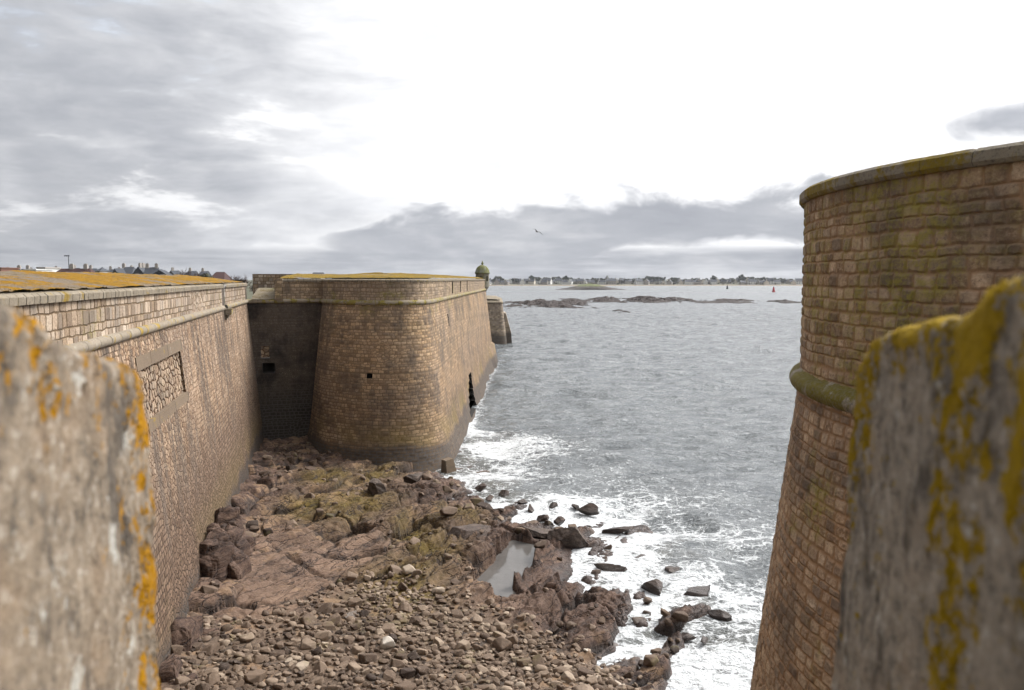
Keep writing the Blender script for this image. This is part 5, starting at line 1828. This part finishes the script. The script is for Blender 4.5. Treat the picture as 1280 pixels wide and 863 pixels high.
# heavy grey deck on the left
left = t.ss(t.m('ADD', az, t.m('MULTIPLY', t.m('SUBTRACT', n3, .5), 26)), -2, -26)
ld = t.m('MULTIPLY', left, t.ss(n2, .3, .58, .45, 1))
hole = t.m('MULTIPLY', t.ss(n3, .54, .66), .75)
ld = t.m('MULTIPLY', ld, t.m('SUBTRACT', 1, hole))
# cloud bank over the sea
topd = t.m('ADD', t.m('MULTIPLY', az, .10), 5.5)
topd = t.m('ADD', t.m('MINIMUM', topd, 6.3), t.m('MULTIPLY', t.m('SUBTRACT', n5, .5), 7))
bank = t.m('MULTIPLY', t.ss(t.m('SUBTRACT', topd, el), -.5, 1.3), t.ss(t.m('ADD', t.m('ADD', el, t.ss(az, 11, 3, 0, 1.8)), t.m('MULTIPLY', t.m('SUBTRACT', n5, .5), 2.4)), 2.1, 3.0))
bank = t.m('MULTIPLY', bank, t.ss(t.m('ADD', az, t.m('MULTIPLY', t.m('SUBTRACT', n3, .5), 8)), -15, -11))
bank = t.m('MULTIPLY', bank, t.ss(n2, .2, .55, .7, 1))
# streaky low layer at the horizon
low = t.m('MULTIPLY', t.ss(el, 2.7, 1.7), t.ss(n4, .30, .6, .5, 1))
# lone cloud at the right
rc = t.m('ADD', t.m('POWER', t.m('DIVIDE', t.m('SUBTRACT', az, 31.8), 3.4), 2.0), t.m('POWER', t.m('DIVIDE', t.m('SUBTRACT', el, 9.3), 1.15), 2.0))
rcl = t.m('MULTIPLY', t.ss(t.m('ADD', rc, t.m('MULTIPLY', t.m('SUBTRACT', n5, .5), 3.0)), 1.6, .2), 1.0)
wisp = t.m('MULTIPLY', t.ss(t.m('ADD', t.m('MULTIPLY', n1, .5), t.m('MULTIPLY', n6, .5)), .46, .62), .42)
g = t.m('MAXIMUM', t.m('MAXIMUM', ld, bank), t.m('MAXIMUM', t.m('MAXIMUM', low, rcl), wisp))
shade = t.ramp(t.m('ADD', t.m('MULTIPLY', n2, .6), t.m('MULTIPLY', n3, .4)), [(.36, (.38, .40, .455)), (.5, (.52, .54, .59)), (.64, (.76, .77, .80))])
gx = t.m('POWER', t.m('DIVIDE', t.m('SUBTRACT', az, 12), 20), 2.0)
gy = t.m('POWER', t.m('DIVIDE', t.m('SUBTRACT', el, 17), 11), 2.0)
blow = t.m('EXPONENT', t.m('MULTIPLY', t.m('ADD', gx, gy), -1))
white = t.vm('SCALE', t.mix(t.ss(n1, .35, .65), (1.08, 1.09, 1.12), (1.22, 1.22, 1.23)), t.m('ADD', 1.0, t.m('MULTIPLY', blow, .34)))
cloud = t.mix(g, white, shade)
sky = t.node('ShaderNodeTexSky', sky_type='NISHITA')
sky.sun_disc = False
sky.sun_elevation = SUN_EL
sky.sun_rotation = SUN_AZ
skyc = t.vm('SCALE', sky.outputs[0], 1.0)
BG = .12
SKYL = .74
gap = t.m('MULTIPLY', t.ss(n3, .5, .68), t.m('MULTIPLY', t.ss(el, 10, 15), t.ss(az, -15, -21)))
over = t.ss(el, 24, 62, 1.0, 1.25)
# thin cloud glows round the hidden sun and is duller on the far side
sdir = (math.sin(SUN_AZ) * math.cos(SUN_EL), math.cos(SUN_AZ) * math.cos(SUN_EL), math.sin(SUN_EL))
cosun = t.vm('DOT_PRODUCT', d, sdir)
glow = t.m('MULTIPLY', t.m('POWER', t.m('MAXIMUM', cosun, 0), 16), 13.5)
over = t.m('MULTIPLY', t.m('ADD', over, glow), t.ss(cosun, -.55, .35, .55, 1))
cl = t.vm('SCALE', cloud, t.m('MULTIPLY', over, SKYL / BG))
fin = t.mix(t.m('MULTIPLY', gap, .45), cl, skyc)
fin = t.mix(t.ss(el, -.3, -4), fin, (1.6, 1.6, 1.6))
bgn = t.node('ShaderNodeBackground')
t._in(bgn.inputs['Color'], fin); bgn.inputs['Strength'].default_value = BG
wo = t.node('ShaderNodeOutputWorld'); t.l.new(bgn.outputs[0], wo.inputs['Surface'])

sl = bpy.data.lights.new('sun', 'SUN'); sl.energy = 1.5; sl.angle = R(10); sl.color = (1, .95, .88)
so = bpy.data.objects.new('sun', sl); COL.objects.link(so)
sd = Vector((math.sin(SUN_AZ) * math.cos(SUN_EL), math.cos(SUN_AZ) * math.cos(SUN_EL), math.sin(SUN_EL)))
so.rotation_euler = sd.to_track_quat('Z', 'Y').to_euler()
so.location = (30, 20, 60)

# ------------------------------------------------------------------ sea air
hm_, t = new_mat('sea_haze')
pv = t.node('ShaderNodeVolumePrincipled')
pv.inputs['Color'].default_value = (.9, .93, .97, 1)
pv.inputs['Density'].default_value = .00006
pv.inputs['Anisotropy'].default_value = .2
o_ = t.node('ShaderNodeOutputMaterial'); t.l.new(pv.outputs[0], o_.inputs['Volume'])
b = MB(); b.box((0, 1000, 17), (3600, 2600, 44))
hz_o = b.build('haze', hm_)
tag(hz_o, 'thin pale sea haze over the water', 'haze', kind='stuff')

# ------------------------------------------------------------------ camera and render settings
cam = bpy.data.cameras.new('camera')
co_ = bpy.data.objects.new('camera', cam); COL.objects.link(co_)
co_.location = (0, 0, CAM_H)
co_.rotation_euler = (math.pi / 2 - PITCH, 0, 0)
cam.sensor_width = 36; cam.lens = 36 * 1000 / 1280
cam.clip_start = .05; cam.clip_end = 60000
cam.dof.use_dof = True
cam.dof.focus_distance = 45
cam.dof.aperture_fstop = 3.4
SC.camera = co_
vs_ = SC.view_settings
vs_.view_transform = 'Standard'; vs_.look = 'None'; vs_.exposure = .38; vs_.gamma = 1; vs_.use_curve_mapping = False
SC.render.engine = 'CYCLES'
cy = SC.cycles
cy.max_bounces = 4; cy.diffuse_bounces = 2; cy.glossy_bounces = 2; cy.transmission_bounces = 1; cy.volume_bounces = 0
cy.use_denoising = True
cy.use_adaptive_sampling = True
cy.adaptive_threshold = .03
cy.caustics_reflective = False; cy.caustics_refractive = False
